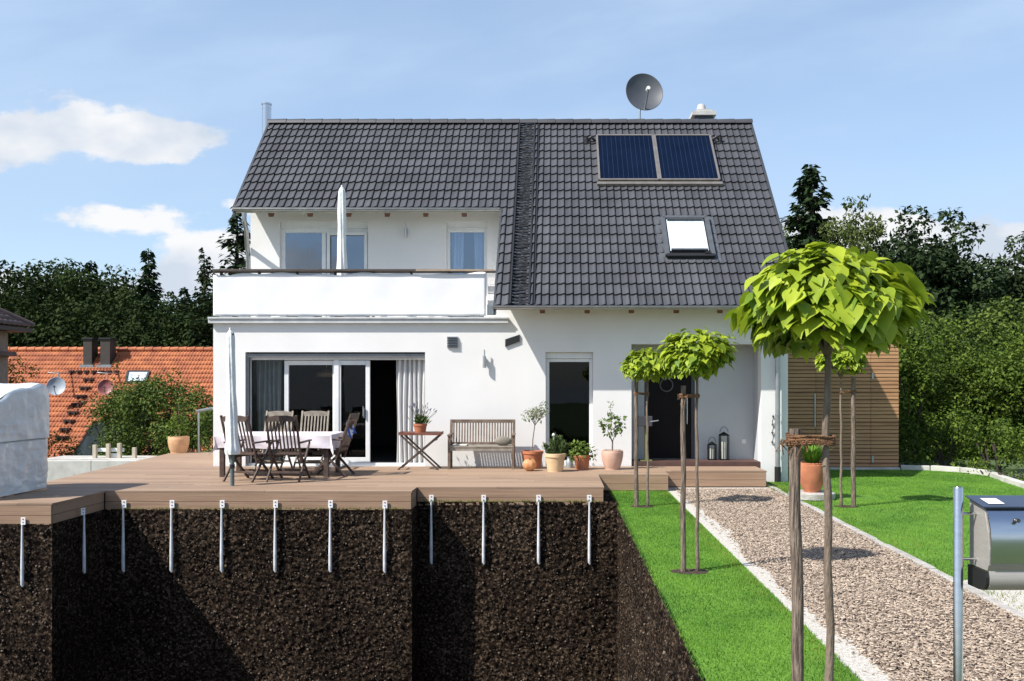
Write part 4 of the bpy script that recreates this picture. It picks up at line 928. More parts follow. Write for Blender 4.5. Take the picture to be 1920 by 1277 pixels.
# bench
bn = empty('garden_bench', (wx(902, 18.2), 18.2, 0), 'wooden slat-back garden bench against the white wall', 'bench')
xa, xb_ = wx(842, 18.0), wx(962, 18.0); yb = 18.45; yf = 17.98; hb = .93
b = MB(); b.bar((xa, yb - .04, hb - .03), (xb_, yb - .04, hb - .03), .03, .065); b.bar((xa, yb - .09, .47), (xb_, yb - .09, .47), .03, .05)
n_ = 22
for k in range(n_): x = xa + .05 + (xb_ - xa - .1) * k / (n_ - 1); b.bar((x, yb - .09, .47), (x, yb - .04, hb - .05), .026, .014, (0, 1, 0))
b.build('backrest', 'bench', bn, bevel=.002)
for x in (xa, xb_):
    b = MB(); b.bar((x, yb - .10, 0), (x, yb - .10, .45), .05, .05); b.bar((x, yb - .10, .45), (x, yb - .03, hb), .05, .05); b.build('leg', 'bench', bn, bevel=.004)
    b = MB(); b.bar((x, yf + .03, 0), (x, yf + .03, .63), .05, .05); b.build('leg', 'bench', bn, bevel=.004)
    b = MB(); b.bar((x, yf - .03, .645), (x, yb - .04, .655), .065, .028); b.build('armrest', 'bench', bn, bevel=.005)
    b = MB(); b.bar((x, yf + .03, .2), (x, yb - .1, .2), .03, .04); b.build('stretcher', 'bench', bn)
b = MB()
for k in range(7): y = yf + k * .06; b.box(xa - .01, xb_ + .01, y, y + .045, .415, .435)
b.box(xa + .025, xb_ - .025, yf + .01, yf + .035, .35, .414); b.build('seat', 'teakgrey', bn)
b = MB(); cx = wx(943, 18.15); b.grid(14, 14, lambda u, v: (cx + .17 * math.cos(u * 2 * math.pi) * math.sin(v * math.pi), 18.2 + .06 * math.sin(u * 2 * math.pi) * math.sin(v * math.pi), .525 + .09 * math.cos(v * math.pi)))
tag(b.build('cushion', 'cushion', None, smooth='all'), 'small grey-green cushion on the right end of the bench seat', 'cushion')
b = MB(); b.box(xa + .05, xa + .33, yf + .08, yf + .36, .437, .462); tag(b.build('seat_pad', 'seat_pad', None, bevel=.01), 'cream seat pad on the left end of the bench', 'cushion')

# ================================================================ POTS AND PLANTS
def pot(name, px, pyb, pyt, wtop, wbot, m, label, cat='plant pot', z0=0.0, belly=0, y=None, rimh=.12, rim=1.0, extra=None):
    y = y or dd(pyb, z0) ; x = wx(px, y); h = (pyb - pyt) * y / F; r1, r0 = wtop * y / F / 2, wbot * y / F / 2
    e = empty(name, (x, y, z0), label, cat)
    pr = [(0, .0), (r0, .0), (r0 * 1.0, .012)]
    for k in range(1, 9):
        t_ = k / 8 * (1 - rimh); pr.append((r0 + (r1 * .96 - r0) * t_ / (1 - rimh) + belly * math.sin(math.pi * t_ / 1.15), h * t_))
    pr += [(r1 * rim, h * (1 - rimh + .01)), (r1 * 1.0 * rim, h * .99), (r1 * .97, h), (r1 * .88, h), (r1 * .86, h * .88)]
    b = MB(); b.lathe(pr, (x, y, z0), 36); b.build('pot', m, e, smooth=True)
    b = MB(); b.lathe([(0, h * .89), (r1 * .5, h * .895), (r1 * .87, h * .885)], (x, y, z0), 24); b.build('soil', 'potsoil', e, smooth=True)
    return e, x, y, z0 + h * .88, r1
def tuft(parent, name, x, y, z, n, r, h, size, m, tm=NARROW, spread=1.0, lean=(0, 0)):
    d = rdir(n); d[:, 2] = np.abs(d[:, 2]); P = np.array([x, y, z]) + np.stack([rng.normal(0, r * .45, n), rng.normal(0, r * .45, n), rng.random(n) * h], 1)
    P[:, 0] += (P[:, 2] - z) / h * lean[0]
    A = nrm(np.stack([d[:, 0] * spread, d[:, 1] * spread, .6 + d[:, 2]], 1)); s_ = size * rng.uniform(.6, 1.3, n)
    return leaves(name, tm, (P, A, nrm(rdir(n) + np.array([0, -.4, .6])), s_, rng.random(n)), m, parent)
def crownlet(parent, name, cs, rs, per, size, m, tm=LEAF, **k): return leaves(name, tm, clump_leaves(cs, rs, per, size, **k), m, parent)
# lavender on the side table
e, x, y, z, r_ = pot('lavender_pot', 788, 812, 795, 25, 20, 'terra', 'terracotta pot of lavender on the folding table', 'potted plant', z0=.70 - .008, y=18.05, rimh=.25, rim=1.04)
tuft(e, 'foliage', x, y, z, 420, .12, .10, .10, 'herb')
n = 34; A = nrm(np.stack([rng.normal(.2, .5, n), rng.normal(0, .3, n), np.ones(n)], 1)); l_ = rng.uniform(.22, .40, n)
b = MB()
for k in range(n):
    p0 = Vector((x + rnd.uniform(-.05, .05), y + rnd.uniform(-.05, .05), z)); p1 = p0 + Vector(A[k]) * float(l_[k]); b.tube([p0, p1], .0022, 4, False)
b.build('stems', 'herb', e)
b = MB()
for k in range(n):
    rnd.random()
b = MB(); 
for k in range(n):
    p1 = Vector((x, y, z)) + Vector(A[k]) * float(l_[k]); b.tube([p1, p1 + Vector(A[k]) * .03, p1 + Vector(A[k]) * .06], [.003, .009, .003], 5)
b.build('flowers', 'lav', e)
# olive in orange pot
e, x, y, z, r_ = pot('olive_pot', 998, 879, 846, 41, 31, 'terra', 'thin-stemmed olive tree in a wide orange terracotta pot right of the bench', 'potted plant', y=18.2, rimh=.16, rim=1.03)
b = MB(); cx, cy, cz = wx(1004, y), y, wz(778, y); b.tube([(x, y, z - .02), (x + .01, y, z + .25), (cx - .01, y, cz - .18)], [.011, .010, .008], 8)
for k in range(9): a_ = k * .7; b.tube([(cx - .01, y, cz - .2), (cx + .1 * math.cos(a_), y + .1 * math.sin(a_), cz - .05), (cx + .19 * math.cos(a_), y + .17 * math.sin(a_), cz + .1 + .04 * math.sin(k * 3))], [.006, .004, .002], 5)
b.build('stem', 'bark', e, smooth=True)
crownlet(e, 'foliage', [(cx - .13, cy, cz - .02), (cx + .0, cy - .05, cz + .03), (cx + .12, cy, cz + .05), (cx + .16, cy, cz + .17), (cx + .05, cy + .08, cz - .04), (cx - .04, cy, cz + .1)], [.13, .14, .13, .1, .12, .08], 5200, .05, 'olive', NARROW if False else LEAF, up=.8)
# pumpkin
yq = dd(883); b = MB(); cx = wx(993, yq); n1 = 60
b.grid(n1, 24, lambda u, v: (cx + (.138 * (1 - .06 * abs(math.cos(u * 8 * math.pi))) * math.sin(v * math.pi)) * math.cos(u * 2 * math.pi), yq + .125 * math.sin(v * math.pi) * math.sin(u * 2 * math.pi) * (1 - .06 * abs(math.cos(u * 8 * math.pi))), .118 + .118 * math.cos(v * math.pi) * (1 - .12 * math.exp(-(v * 6) ** 2))))
pk = empty('pumpkin', (cx, yq, 0), 'round pale orange pumpkin lying in front of the orange pot', 'pumpkin'); b.build('body', 'pumpkin', pk, smooth='all')
b = MB(); b.tube([(cx - .0, yq - .04, .205), (cx + .004, yq - .07, .235), (cx + .012, yq - .085, .25)], [.016, .012, .013], 8); b.build('stalk', 'olivepaint', pk, smooth=True)
# rosemary pot
e, x, y, z, r_ = pot('rosemary_pot', 1041, 884, 850, 38, 29, 'terrayel', 'buff terracotta pot with upright rosemary in front of the narrow window', 'potted plant', rimh=.2, rim=1.05)
for dx, dy, hh in ((-.13, 0, .2), (0, .05, .38), (.1, -.03, .26), (-.04, -.06, .28), (.16, .05, .2), (.06, .05, .34)):
    tuft(e, 'foliage', x + dx * .8, y + dy, z, 330, .06, hh, .055, 'herb', NARROW, .8, (dx * .7, 0))
b = MB(); px_, pz_ = wx(1038, y), wz(815, y); b.lathe([(0, -.03), (.022, -.02), (.03, 0), (.022, .02), (0, .03)], (px_, y - .05, pz_), 12); b.tube([(px_, y - .05, pz_), (px_ + .02, y - .03, z)], .004, 6)
tag(b.build('garden_ball', 'plastic', None, smooth=True), 'small white ball on a stick among the rosemary', 'garden ornament')
# milk can
yq = dd(877); cx = wx(1068, yq); b = MB(); b.lathe([(0, 0), (.072, 0), (.075, .02), (.075, .13), (.05, .165), (.048, .2), (.058, .21), (.0, .212)], (cx, yq, 0), 24)
cn = empty('zinc_can', (cx, yq, 0), 'small dull zinc can standing between two planted pots', 'can'); b.build('body', mat('dull_zinc', (.36, .40, .41), .45, .5), cn, smooth=True)
b = MB(); b.tube([(cx - .07, yq, .14), (cx - .11, yq, .12), (cx - .11, yq, .06), (cx - .072, yq, .04)], .006, 6); b.build('handle', 'zinc', cn)
# herb pot
e, x, y, z, r_ = pot('herb_pot', 1091, 880, 853, 31, 25, 'terra', 'terracotta pot overflowing with broad green herbs, right of the zinc can', 'potted plant', rimh=.15, rim=1.02)
crownlet(e, 'foliage', [(x - .1, y, z + .1), (x + .03, y - .02, z + .14), (x + .13, y, z + .08), (x - .16, y, z + .02), (x + .2, y, z - .02), (x + .02, y, z + .22), (x - .1, y + .02, z + .2), (x - .02, y - .1, z + .05)], [.13, .13, .12, .1, .07, .09, .1, .1], 3600, .075, 'citrus')
b = MB(); b.tube([(x, y, z - .02), (x, y, z + .15)], .01, 6); b.build('stem', 'bark', e)
# citrus pot
e, x, y, z, r_ = pot('citrus_pot', 1148, 880, 844, 40, 27, 'terrapink', 'pale pink clay pot with a small citrus tree by the porch', 'potted plant', rimh=.1, rim=1.0, belly=.025)
cx, cz = wx(1147, y), wz(800, y); b = MB(); b.tube([(x, y, z - .02), (x + .005, y, z + .2), (x - .04, y, z + .3), (x - .09, y, z + .42)], [.015, .014, .011, .006], 8); b.tube([(x, y, z + .2), (x + .06, y, z + .35), (x + .1, y, z + .48)], [.011, .008, .004], 6); b.tube([(x - .02, y, z + .3), (cx - .02, y, wz(757, y))], [.007, .002], 6); b.build('stem', 'bark', e, smooth=True)
crownlet(e, 'foliage', [(cx - .14, y, cz + .03), (cx, y - .06, cz + .08), (cx + .13, y, cz + .04), (cx - .05, y, cz - .1), (cx + .08, y, cz - .08), (cx + .17, y, cz + .13), (cx - .18, y, cz + .1), (cx + .02, y, cz + .18), (cx - .07, y, cz - .18)], [.11, .13, .12, .1, .1, .07, .06, .08, .05], 1700, .095, 'citrus')
tuft(e, 'top_shoot', cx - .02, y, wz(785, y), 40, .06, .30, .05, 'olive', LEAF, 1.4)
# terrace pot far left
e, x, y, z, r_ = pot('patio_pot', 335, 849, 818, 37, 28, 'terrapale', 'pale orange pot with a leafy shrub at the far left corner of the deck', 'potted plant', rimh=.1, rim=1.03, belly=.03)
crownlet(e, 'foliage', [(x - .1, y, z + .15), (x + .12, y, z + .2), (x, y, z + .35), (x - .06, y, z + .55), (x + .03, y, z + .75), (x + .1, y, z + .45), (x - .12, y, z + .35)], [.2, .18, .2, .16, .1, .15, .14], 1500, .09, 'hedge')
b = MB(); b.tube([(x, y, z - .05), (x, y, z + .8)], [.015, .005], 6); b.build('stem', 'bark', e)
# big strap leaf pot on its slab
yq = 15.85; e, x, y, z, r_ = pot('strap_leaf_pot', 1522, 922, 867, 45, 30, 'terra', 'tall ribbed terracotta pot of strap-leaved plants on a white slab at the lawn edge', 'potted plant', z0=wz(922, yq), y=yq, belly=.05, rimh=.08, rim=1.02)
n = 260; a_ = rng.uniform(0, 2 * math.pi, n); P = np.stack([x + .08 * np.cos(a_) * rng.random(n), y + .08 * np.sin(a_) * rng.random(n), np.full(n, z)], 1)
tv = [(-.5, 0, 0), (.5, 0, 0), (-.55, .35, .02), (.55, .35, .02), (-.5, .7, -.04), (.5, .7, -.04), (0, 1.0, -.24)]; tf = [(0, 1, 3, 2), (2, 3, 5, 4), (4, 5, 6)]
A = nrm(np.stack([np.cos(a_) * .45, np.sin(a_) * .45, rng.uniform(.5, 1.3, n)], 1)); Nn = np.stack([-np.cos(a_) * .8, -np.sin(a_) * .8, np.full(n, .6)], 1); X, Y, Z = frames(A, -Nn)
X, Y, Z = frames(A, Nn); L0 = rng.uniform(.22, .48, (n, 1))
inst_mesh('foliage', tv, tf, P, X * .022, Y * L0, -Z * L0 * -1, 'agap', e)
b = MB(); b.lathe([(0, -.0), (.36, 0), (.38, -.01), (.38, -.1), (0, -.1)], (x, y, wz(922, yq) - .002), 40)
tag(b.build('stone_slab', 'stonewhite', None, smooth=True), 'round white slab under the tall strap-leaf pot', 'slab')
# porch lanterns
for px, pyb, pyt, w, lab in ((1335, 860, 830, 15, 'shorter dark lantern with a candle on the porch step'), (1357.5, 860, 812, 17, 'taller dark lantern with a candle on the porch step')):
    y = 19.2; x = wx(px, y); z0 = .086; h = (pyb - pyt) * y / F; hw = w * y / F / 2
    e = empty('lantern', (x, y, z0), lab, 'lantern', 'candle lanterns in the porch')
    b = MB(); b.box(x - hw, x + hw, y - hw, y + hw, z0, z0 + .02); b.box(x - hw, x + hw, y - hw, y + hw, z0 + h - .03, z0 + h - .01)
    for i in (-1, 1):
        for j in (-1, 1): b.box(x + i * hw - .009 * (i + 1), x + i * hw + .009 * (1 - i), y + j * hw - .009 * (j + 1), y + j * hw + .009 * (1 - j), z0 + .02, z0 + h - .03)
    b.add([(x - hw, y - hw, z0 + h - .01), (x + hw, y - hw, z0 + h - .01), (x + hw, y + hw, z0 + h - .01), (x - hw, y + hw, z0 + h - .01), (x, y, z0 + h + .05)], [(0, 1, 4), (1, 2, 4), (2, 3, 4), (3, 0, 4)]); b.build('frame', 'lantern', e)
    b = MB(); b.tube([(x + hw * .9 * math.cos(t_), y, z0 + h + .03 + hw * 1.3 * math.sin(t_)) for t_ in np.linspace(0, math.pi, 12)], .005, 6); b.build('handle', 'lantern', e)
    b = MB(); b.tube([(x, y, z0 + .02), (x, y, z0 + h * .7)], hw * .55, 16); b.build('candle', 'candle', e, smooth=True)
    b = MB(); q = hw - .006; b.add([(x - q, y - q, z0 + .02), (x + q, y - q, z0 + .02), (x + q, y - q, z0 + h - .03), (x - q, y - q, z0 + h - .03)], [(0, 1, 2, 3)]); b.build('pane', 'wglass', e)
# letter stand in the porch behind the young trees
y = 18.9; x = wx(1211, y); e = empty('plant_stand', (x, y, .0), 'dark planter box on an olive green post just inside the porch', 'plant stand')
b = MB(); b.box(x - .035, x + .035, y - .035, y + .035, .086, .78); b.box(x - .12, x + .12, y - .1, y + .1, .086, .11); b.build('post', 'olivepaint', e, bevel=.004)
b = MB(); b.box(x - .17, x + .12, y - .12, y + .12, .78, .98); b.build('box', 'anthracite', e, bevel=.01)
b = MB(); b.bar((x + .05, y - .1, .87), (x + .24, y - .14, .9), .03, .02); b.build('handle', 'zinc', e)

# ================================================================ COVERED WICKER CHAIR (left)
cvx = -7.87; e = empty('covered_beach_chair', (-8.5, 13.9, 0), 'tall piece of garden furniture wrapped in a silvery tarpaulin on the left deck corner', 'covered furniture')
def cover(mb, z0, z1, prof_top, x0, x1, y0, y1, puff=.0):
    nu, nv = 120, 50
    per = [(x1, y0), (x1, y1), (x0, y1), (x0, y0), (x1, y0)]; ln = [math.dist(per[i], per[i + 1]) for i in range(4)]; tot = sum(ln)
    def fn(u, v):
        s_ = u * tot; i = 0
        while i < 3 and s_ > ln[i]: s_ -= ln[i]; i += 1
        t_ = s_ / ln[i]; x = per[i][0] + (per[i + 1][0] - per[i][0]) * t_; y = per[i][1] + (per[i + 1][1] - per[i][1]) * t_
        # rounded corners
        cx, cy = (x0 + x1) / 2, (y0 + y1) / 2; k = .965 + .035 * min(1, abs(t_ - 0) * 7, abs(1 - t_) * 7); x = cx + (x - cx) * k; y = cy + (y - cy) * k
        zt = prof_top(y) if prof_top else z1; z = z0 + (zt - z0) * v
        q = Vector((x * 1.5, y * 2.5, z * 2)); d_ = .016 * noise.noise(q) + .016 * noise.noise(q * 2.6) + .018 * abs(noise.noise(q * 4 + Vector((z * 2, 0, x)))) + .010 * abs(noise.noise(q * 9)) + puff
        d_ -= .035 * max(0, (v - .93) / .07) ** 2
        if abs(x - x1) < .1: x += d_
        y += d_ * .4
        return (x, y, z)
    mb.grid(nu, nv, fn)
    if prof_top: mb.grid(20, 30, lambda u, v: (x0 + (x1 - x0) * (.02 + .95 * u), y0 + (y1 - y0) * (.02 + .96 * v), prof_top(y0 + (y1 - y0) * v) - .004 + .04 * math.sin(math.pi * u) * math.sin(math.pi * v) + .02 * noise.noise(Vector((u * 5, v * 6, 1)))))
b = MB(); cover(b, .02, .80, None, -9.1, cvx, 12.98, 14.68); b.build('lower_cover', 'tarp', e, smooth='all')
pt = lambda y: 1.60 - .22 * sst(14.3, 13.1, y) + .03 * math.sin(y * 7) - .06 * sst(14.5, 14.68, y)
b = MB(); cover(b, .795, 1.6, pt, -9.1, cvx, 12.98, 14.68, .025); b.build('upper_cover', 'tarp', e, smooth='all')

# ================================================================ MAILBOX
ym = 4.2; e = empty('mailbox', (wx(1870, ym), ym, GZ), 'stainless steel mailbox with curved front hung between steel posts at the path edge', 'mailbox')
for px in (1796.5, 2052):
    b = MB(); b.tube([(wx(px, ym), ym, GZ - .1), (wx(px, ym), ym, wz(915, ym)), (wx(px, ym), ym, wz(913, ym))], [.0205, .0205, .018], 24); b.build('post', 'steel', e, smooth=True)
xa, xb_ = 1.846, wx(2032, ym)
def Z_(py): return wz(py, ym - .12)
front = [(.07, wz(931, ym + .07)), (-.08, Z_(957)), (-.095, Z_(975)), (-.115, Z_(1000)), (-.125, Z_(1030)), (-.12, Z_(1060)), (-.105, Z_(1072)), (.07, Z_(1072))]
b = MB(); b.prism([(ym + a_, z) for a_, z in front], 0, xa + .012, xb_ - .012); b.build('body', 'mailgrey', e, bevel=.002)
b = MB(); cur = [(-.085, Z_(955)), (-.108, Z_(968)), (-.13, Z_(990)), (-.138, Z_(1012)), (-.136, Z_(1036)), (-.128, Z_(1056)), (-.128, Z_(1056)), (-.118, Z_(1056)), (-.126, Z_(1036)), (-.128, Z_(1012)), (-.12, Z_(990)), (-.098, Z_(968)), (-.08, Z_(957))]
b.prism([(ym + a_, z) for a_, z in cur], 0, xa + .016, xb_); fr_ = b.build('front_flap', 'steel', e, smooth=True)
b = MB(); b.tube([(wx(1907, ym - .13), ym - .12, Z_(975)), (wx(1907, ym - .13), ym - .143, Z_(975))], .009, 16); b.build('lock', 'anthracite', e, smooth=True)
b = MB(); l0 = wz(931, ym + .07); l1 = Z_(953); yl0, yl1 = ym + .08, ym - .10
b.add([(xa - .006, yl0, l0 + .004), (xb_ + .006, yl0, l0 + .004), (xb_ + .006, yl1, l1 + .004), (xa + .0, yl1, l1 + .004), (xa - .006, yl0, l0 + .001), (xb_ + .006, yl0, l0 + .001), (xb_ + .006, yl1, l1 - .003), (xa + .0, yl1, l1 - .003)], [(0, 1, 2, 3), (7, 6, 5, 4), (3, 2, 6, 7), (0, 3, 7, 4), (1, 0, 4, 5), (2, 1, 5, 6)]); lid = b.build('lid', 'lid', e)
ln_ = lambda t_: (yl0 + (yl1 - yl0) * t_, l0 + (l1 - l0) * t_ + .006)
b = MB(); (ya, za), (yb2, zb2) = ln_(.30), ln_(.78); x0_, x1_ = wx(1842, ym), wx(1872, ym); b.add([(x0_, ya, za), (x1_, ya, za), (x1_, yb2, zb2), (x0_, yb2, zb2)], [(0, 1, 2, 3)]); b.build('name_plate', 'letter', lid)
# newspaper shelf below with dark side plates
b = MB(); sh = [(-.105, Z_(1072)), (-.118, Z_(1085)), (-.112, Z_(1100)), (-.09, Z_(1109)), (-.05, Z_(1113)), (.06, Z_(1113)), (.06, Z_(1108)), (-.05, Z_(1108)), (-.085, Z_(1104)), (-.106, Z_(1096)), (-.111, Z_(1085)), (-.10, Z_(1073))]
b.prism([(ym + a_, z) for a_, z in sh], 0, xa + .02, xb_ - .01); b.build('newspaper_shelf', 'mailgrey', e, smooth=True)
b = MB(); sd_ = [(-.104, Z_(1073)), (.07, Z_(1073)), (.07, Z_(1113)), (-.05, Z_(1112)), (-.09, Z_(1107)), (-.112, Z_(1096)), (-.114, Z_(1084))]
b.prism([(ym + a_, z) for a_, z in sd_], 0, xa + .004, xa + .018); b.build('side_plate', 'black', e)
for py in (963, 1048):
    b = MB(); b.tube([(wx(1796, ym), ym, wz(py, ym)), (xa + .03, ym, wz(py, ym))], .006, 8); b.build('bracket', 'steel', e)

# ================================================================ CATALPA STANDARDS
def catalpa_crown(name, m, n, rx, rz, size, seed, parent):
    global rng
    m_ = 62; cid = rng.integers(0, m_, n)        # leafy shoots, with gaps between them
    cct = 1 - rng.random(m_) * 1.55; cph = rng.uniform(0, 2 * math.pi, m_) ; ck = rng.uniform(.35, 1.0, m_) ** .5; csz = rng.uniform(.8, 1.25, m_)
    ct = np.clip(cct[cid] + rng.normal(0, .17, n), -.6, 1); ph = cph[cid] + rng.normal(0, .26, n); k = np.clip(ck[cid] + rng.normal(0, .10, n), .25, 1.12); sn = np.sqrt(np.maximum(.02, 1 - ct ** 2))
    R_ = rx * (1 + .08 * np.sin(ph * 3 + seed) + .06 * np.sin(ph * 5 + seed * 2))
    P = np.stack([R_ * sn ** .75 * np.cos(ph) * k, R_ * sn ** .75 * np.sin(ph) * k, rz * ct * (k * .7 + .3) * np.where(ct < 0, 1.1, 1) + .03 + .05 * np.sin(ph * 2 + seed) * sn], 1)
    rad = np.stack([sn * np.cos(ph), sn * np.sin(ph), ct], 1); out = np.stack([np.cos(ph), np.sin(ph), np.zeros(n)], 1)
    down = (.15 + .75 * sn * np.clip(1.15 - ct, 0, 1.4))[:, None] * np.array([0, 0, -1.])
    A = nrm(out * 1.0 + down * .62 + rdir(n) * .5); Nn = nrm(rad * .30 + np.array([0, 0, 1.0]) + rdir(n) * .42)
    s_ = size * np.clip(rng.normal(.95, .25, n), .4, 1.5) * csz[cid] * (1 - .32 * np.clip(ct, 0, 1)); P = P - A * (s_[:, None] * .5)
    v = np.clip(rng.normal(.45, .25, n) + (k - .75) * .5 + .15 * ct, 0, 1)  # crown shade put into the leaf tone: darker inside, lighter on top
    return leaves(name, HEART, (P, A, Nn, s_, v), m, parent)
def standard(loc, zc, rx, rz, m, n, size, seed, label, group='clipped ball-headed trees along the path', bend=0.0, htrunk=None, rt=.019):
    x, y = loc; e = empty('ball_headed_tree', (x, y, GZ), label, 'tree', group)
    b = MB(); pts = []
    for k in range(15):
        t_ = k / 14; pts.append((x + bend * math.sin(t_ * 6.5) + .006 * math.sin(t_ * 23), y + .01 * math.sin(t_ * 9), GZ - .05 + (zc - .05 - GZ) * t_))
    b.tube(pts, [rt * 1.45 if k == 0 else rt * (1.15 - .35 * k / 14) + .0012 * math.sin(k * 2.3) for k in range(15)], 14)
    top = Vector(pts[-1])
    for k in range(11):
        a_ = k * 2.4; l = rx * .55; b.tube([top - Vector((0, 0, .12)), top + Vector((math.cos(a_) * l * .35, math.sin(a_) * l * .35, .02)), top + Vector((math.cos(a_) * l, math.sin(a_) * l, .04 * math.sin(k) + .10))], [rt * .6, rt * .42, .004], 7)
    b.build('trunk', 'bark', e, smooth='all')
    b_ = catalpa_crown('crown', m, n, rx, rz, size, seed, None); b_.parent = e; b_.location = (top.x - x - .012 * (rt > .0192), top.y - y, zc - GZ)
    return e
def tree_stake(x, y, ztop, r, tie, trunkx, label, lean=0):
    e = empty('tree_stake', (x, y, GZ), label, 'tree stake', 'wooden stakes supporting the ball-headed trees')
    b = MB(); b.tube([(x + lean * (1 - t_) + .004 * math.sin(t_ * 14), y, GZ - .05 + (ztop - GZ + .05) * t_) for t_ in np.linspace(0, 1, 14)], [r * (1.08 - .12 * t_ + .03 * math.sin(t_ * 21)) for t_ in np.linspace(0, 1, 14)], 14); b.build('post', 'stake', e, smooth=True)
    if tie:
        b = MB()
        for k in range(tie[1]):
            z = tie[0] + rnd.uniform(-.5, .5) * tie[2]; cx = (x + trunkx) / 2; rx_ = abs(trunkx - x) / 2 + r * 1.25; ph = rnd.uniform(-.02, .02)
            b.tube([(cx + (rx_ + rnd.uniform(-.003, .005)) * math.cos(t_), y + (r * 1.25 + .004 * (k % 3)) * math.sin(t_), z + ph * math.cos(t_) + .004 * math.sin(3 * t_)) for t_ in np.linspace(0, 2 * math.pi, 22)], tie[3], 6)
        for k in range(tie[4]):
            a_ = rnd.uniform(0, 6.28); p0 = Vector((x + r * 1.2 * math.cos(a_), y + r * 1.2 * math.sin(a_), tie[0])); b.tube([p0, p0 + Vector((.03 * math.cos(a_), .03 * math.sin(a_), rnd.uniform(-.02, .02))), p0 + Vector((rnd.uniform(-.06, .06), .04 * math.sin(a_), rnd.uniform(-.1, .03)))], tie[3] * .6, 5)
        t__ = b.build('rope_tie', 'rope', e, smooth=True)
    return e
y3 = 4.55; y2 = 9.64; y1 = 14.8
standard((wx(1553, y3), y3), wz(584, y3), .39, .262, 'catalpa', 1600, .094, 1.0, 'nearest ball-headed tree with large lime green heart-shaped leaves', bend=.008, rt=.0195)
tree_stake(wx(1489, y3), y3, wz(804, y3), .028, (wz(826, y3), 17, .045, .0042, 26), wx(1551, y3), 'thick cracked foreground stake tied with brown coir rope', lean=.03)
standard((wx(1307, y2), y2), wz(672, y2), .36, .25, 'catalpasm', 1250, .078, 2.2, 'middle ball-headed tree with rounded light green crown in front of the dark entrance', bend=.004, rt=.017)
tree_stake(wx(1281, y2), y2, wz(723, y2), .026, (wz(742, y2), 7, .03, .005, 6), wx(1305, y2), 'grey stake beside the middle ball-headed tree, roped near its top', lean=-.0)
standard((wx(1214, y1), y1), wz(692, y1), .42, .27, 'catalpasm', 1200, .085, 3.1, 'farthest left ball-headed tree standing right before the porch corner', bend=.006, rt=.019)
tree_stake(wx(1193, y1), y1, wz(700, y1), .032, (wz(738, y1), 5, .03, .005, 0), wx(1212, y1), 'brown stake beside the farthest left ball-headed tree')
standard((wx(1577, y1), y1), wz(684, y1), .38, .24, 'catalpasm', 900, .085, 4.0, 'ball-headed tree on the right lawn before the slatted shed', bend=.003, rt=.019)
tree_stake(wx(1600, y1), y1, wz(706, y1), .034, (wz(735, y1), 4, .03, .005, 0), wx(1579, y1), 'stake beside the ball-headed tree on the right lawn')
for x_, y_ in ((1.33, y1), (1.35, y2), (1.25, y3), (4.52, y1)):
    b = MB(); b.grid(24, 6, lambda u, v: (x_ + .19 * v * math.cos(u * 2 * math.pi) * (1 + .1 * math.sin(u * 17)), y_ + .15 * v * math.sin(u * 2 * math.pi), GZ + .004 + .012 * noise.noise(Vector((u * 20, v * 5, x_))) * (1 if v < .9 else 0)))
    tag(b.build('planting_hole', 'dirt', None), kind='structure')

# ================================================================ NEIGHBOURS ON THE LEFT
def tiled(mb, o, ux, us, lx, ls, cw_, g, h=.035, skip=None):
    """pantiles: ux along the eave, us up the slope"""
    o, ux, us = Vector(o), Vector(ux).normalized(), Vector(us).normalized(); nn = ux.cross(us).normalized()
    nc, nr = int(lx / cw_), int(ls / g)
    for r_ in range(nr):
        base = len(mb.v); pr = [0, .25, .5, .75]
        m_ = nc * 4 + 1
        for i in range(m_):
            u = i / 4; hh = h * (0.5 + .5 * math.sin(u * 2 * math.pi)); p = o + ux * (u * cw_)
            mb.v.append(tuple(p + us * (r_ * g) + nn * (hh - .02))); mb.v.append(tuple(p + us * (r_ * g) + nn * (hh + .045))); mb.v.append(tuple(p + us * ((r_ + 1) * g + .02) + nn * hh))
        for i in range(m_ - 1):
            if skip and skip((i / 4) * cw_, r_ * g): continue
            a_ = base + i * 3; mb.f.append((a_, a_ + 3, a_ + 4, a_ + 1)); mb.f.append((a_ + 1, a_ + 4, a_ + 5, a_ + 2))
nh = empty('orange_roofed_house', (-18, 42, -5), 'low neighbouring house with a weathered orange tiled roof left of the white house', 'house')
ry, ey = 45.0, 39.0; rz_, ez_ = wz(657, ry), wz(862, ey); ls = math.hypot(ry - ey, rz_ - ez_)
us = Vector((0, ry - ey, rz_ - ez_)).normalized(); rx0, rx1 = -32.0, -12.5
ns_n = Vector((0, -us.z, us.y))
cutx = wx(158, 40)     # right of this the lower roof is cut away diagonally
def skp(u, s_):
    x = rx0 + u; t_ = s_ / ls; lim = wx(155, 40.0) if t_ < .28 else wx(155, 40) + (t_ - .28) / .34 * 3.2
    return x > lim and t_ < .62 and x < wx(300, 42)
b = MB(); tiled(b, (rx0, ey, ez_), (1, 0, 0), us, rx1 - rx0 + 6, ls, .15, .34, .045, skp); nr_ = b.build('roof', 'orangetile', nh, smooth='all')
b = MB()
x = rx0
while x < rx1 + 5.8: b.tube([(x, ry, rz_ + .03), (x + .42, ry, rz_ + .045)], [.12, .14], 10); x += .4
b.build('ridge_tiles', 'orangetile', nr_, smooth=True)
b = MB(); b.prism([(39.6, -5), (50.3, -5), (50.3, ez_), (45, rz_ - .3), (39.6, ez_ + .1)], 0, rx0 + .3, wx(150, 40)); b.prism([(42.9, -5), (50.3, -5), (50.3, ez_), (45, rz_ - .3), (42.9, rz_ - 1.9)], 0, wx(150, 40) + .01, rx1 + 5.5)
b.build('wall', 'concrete', nh)
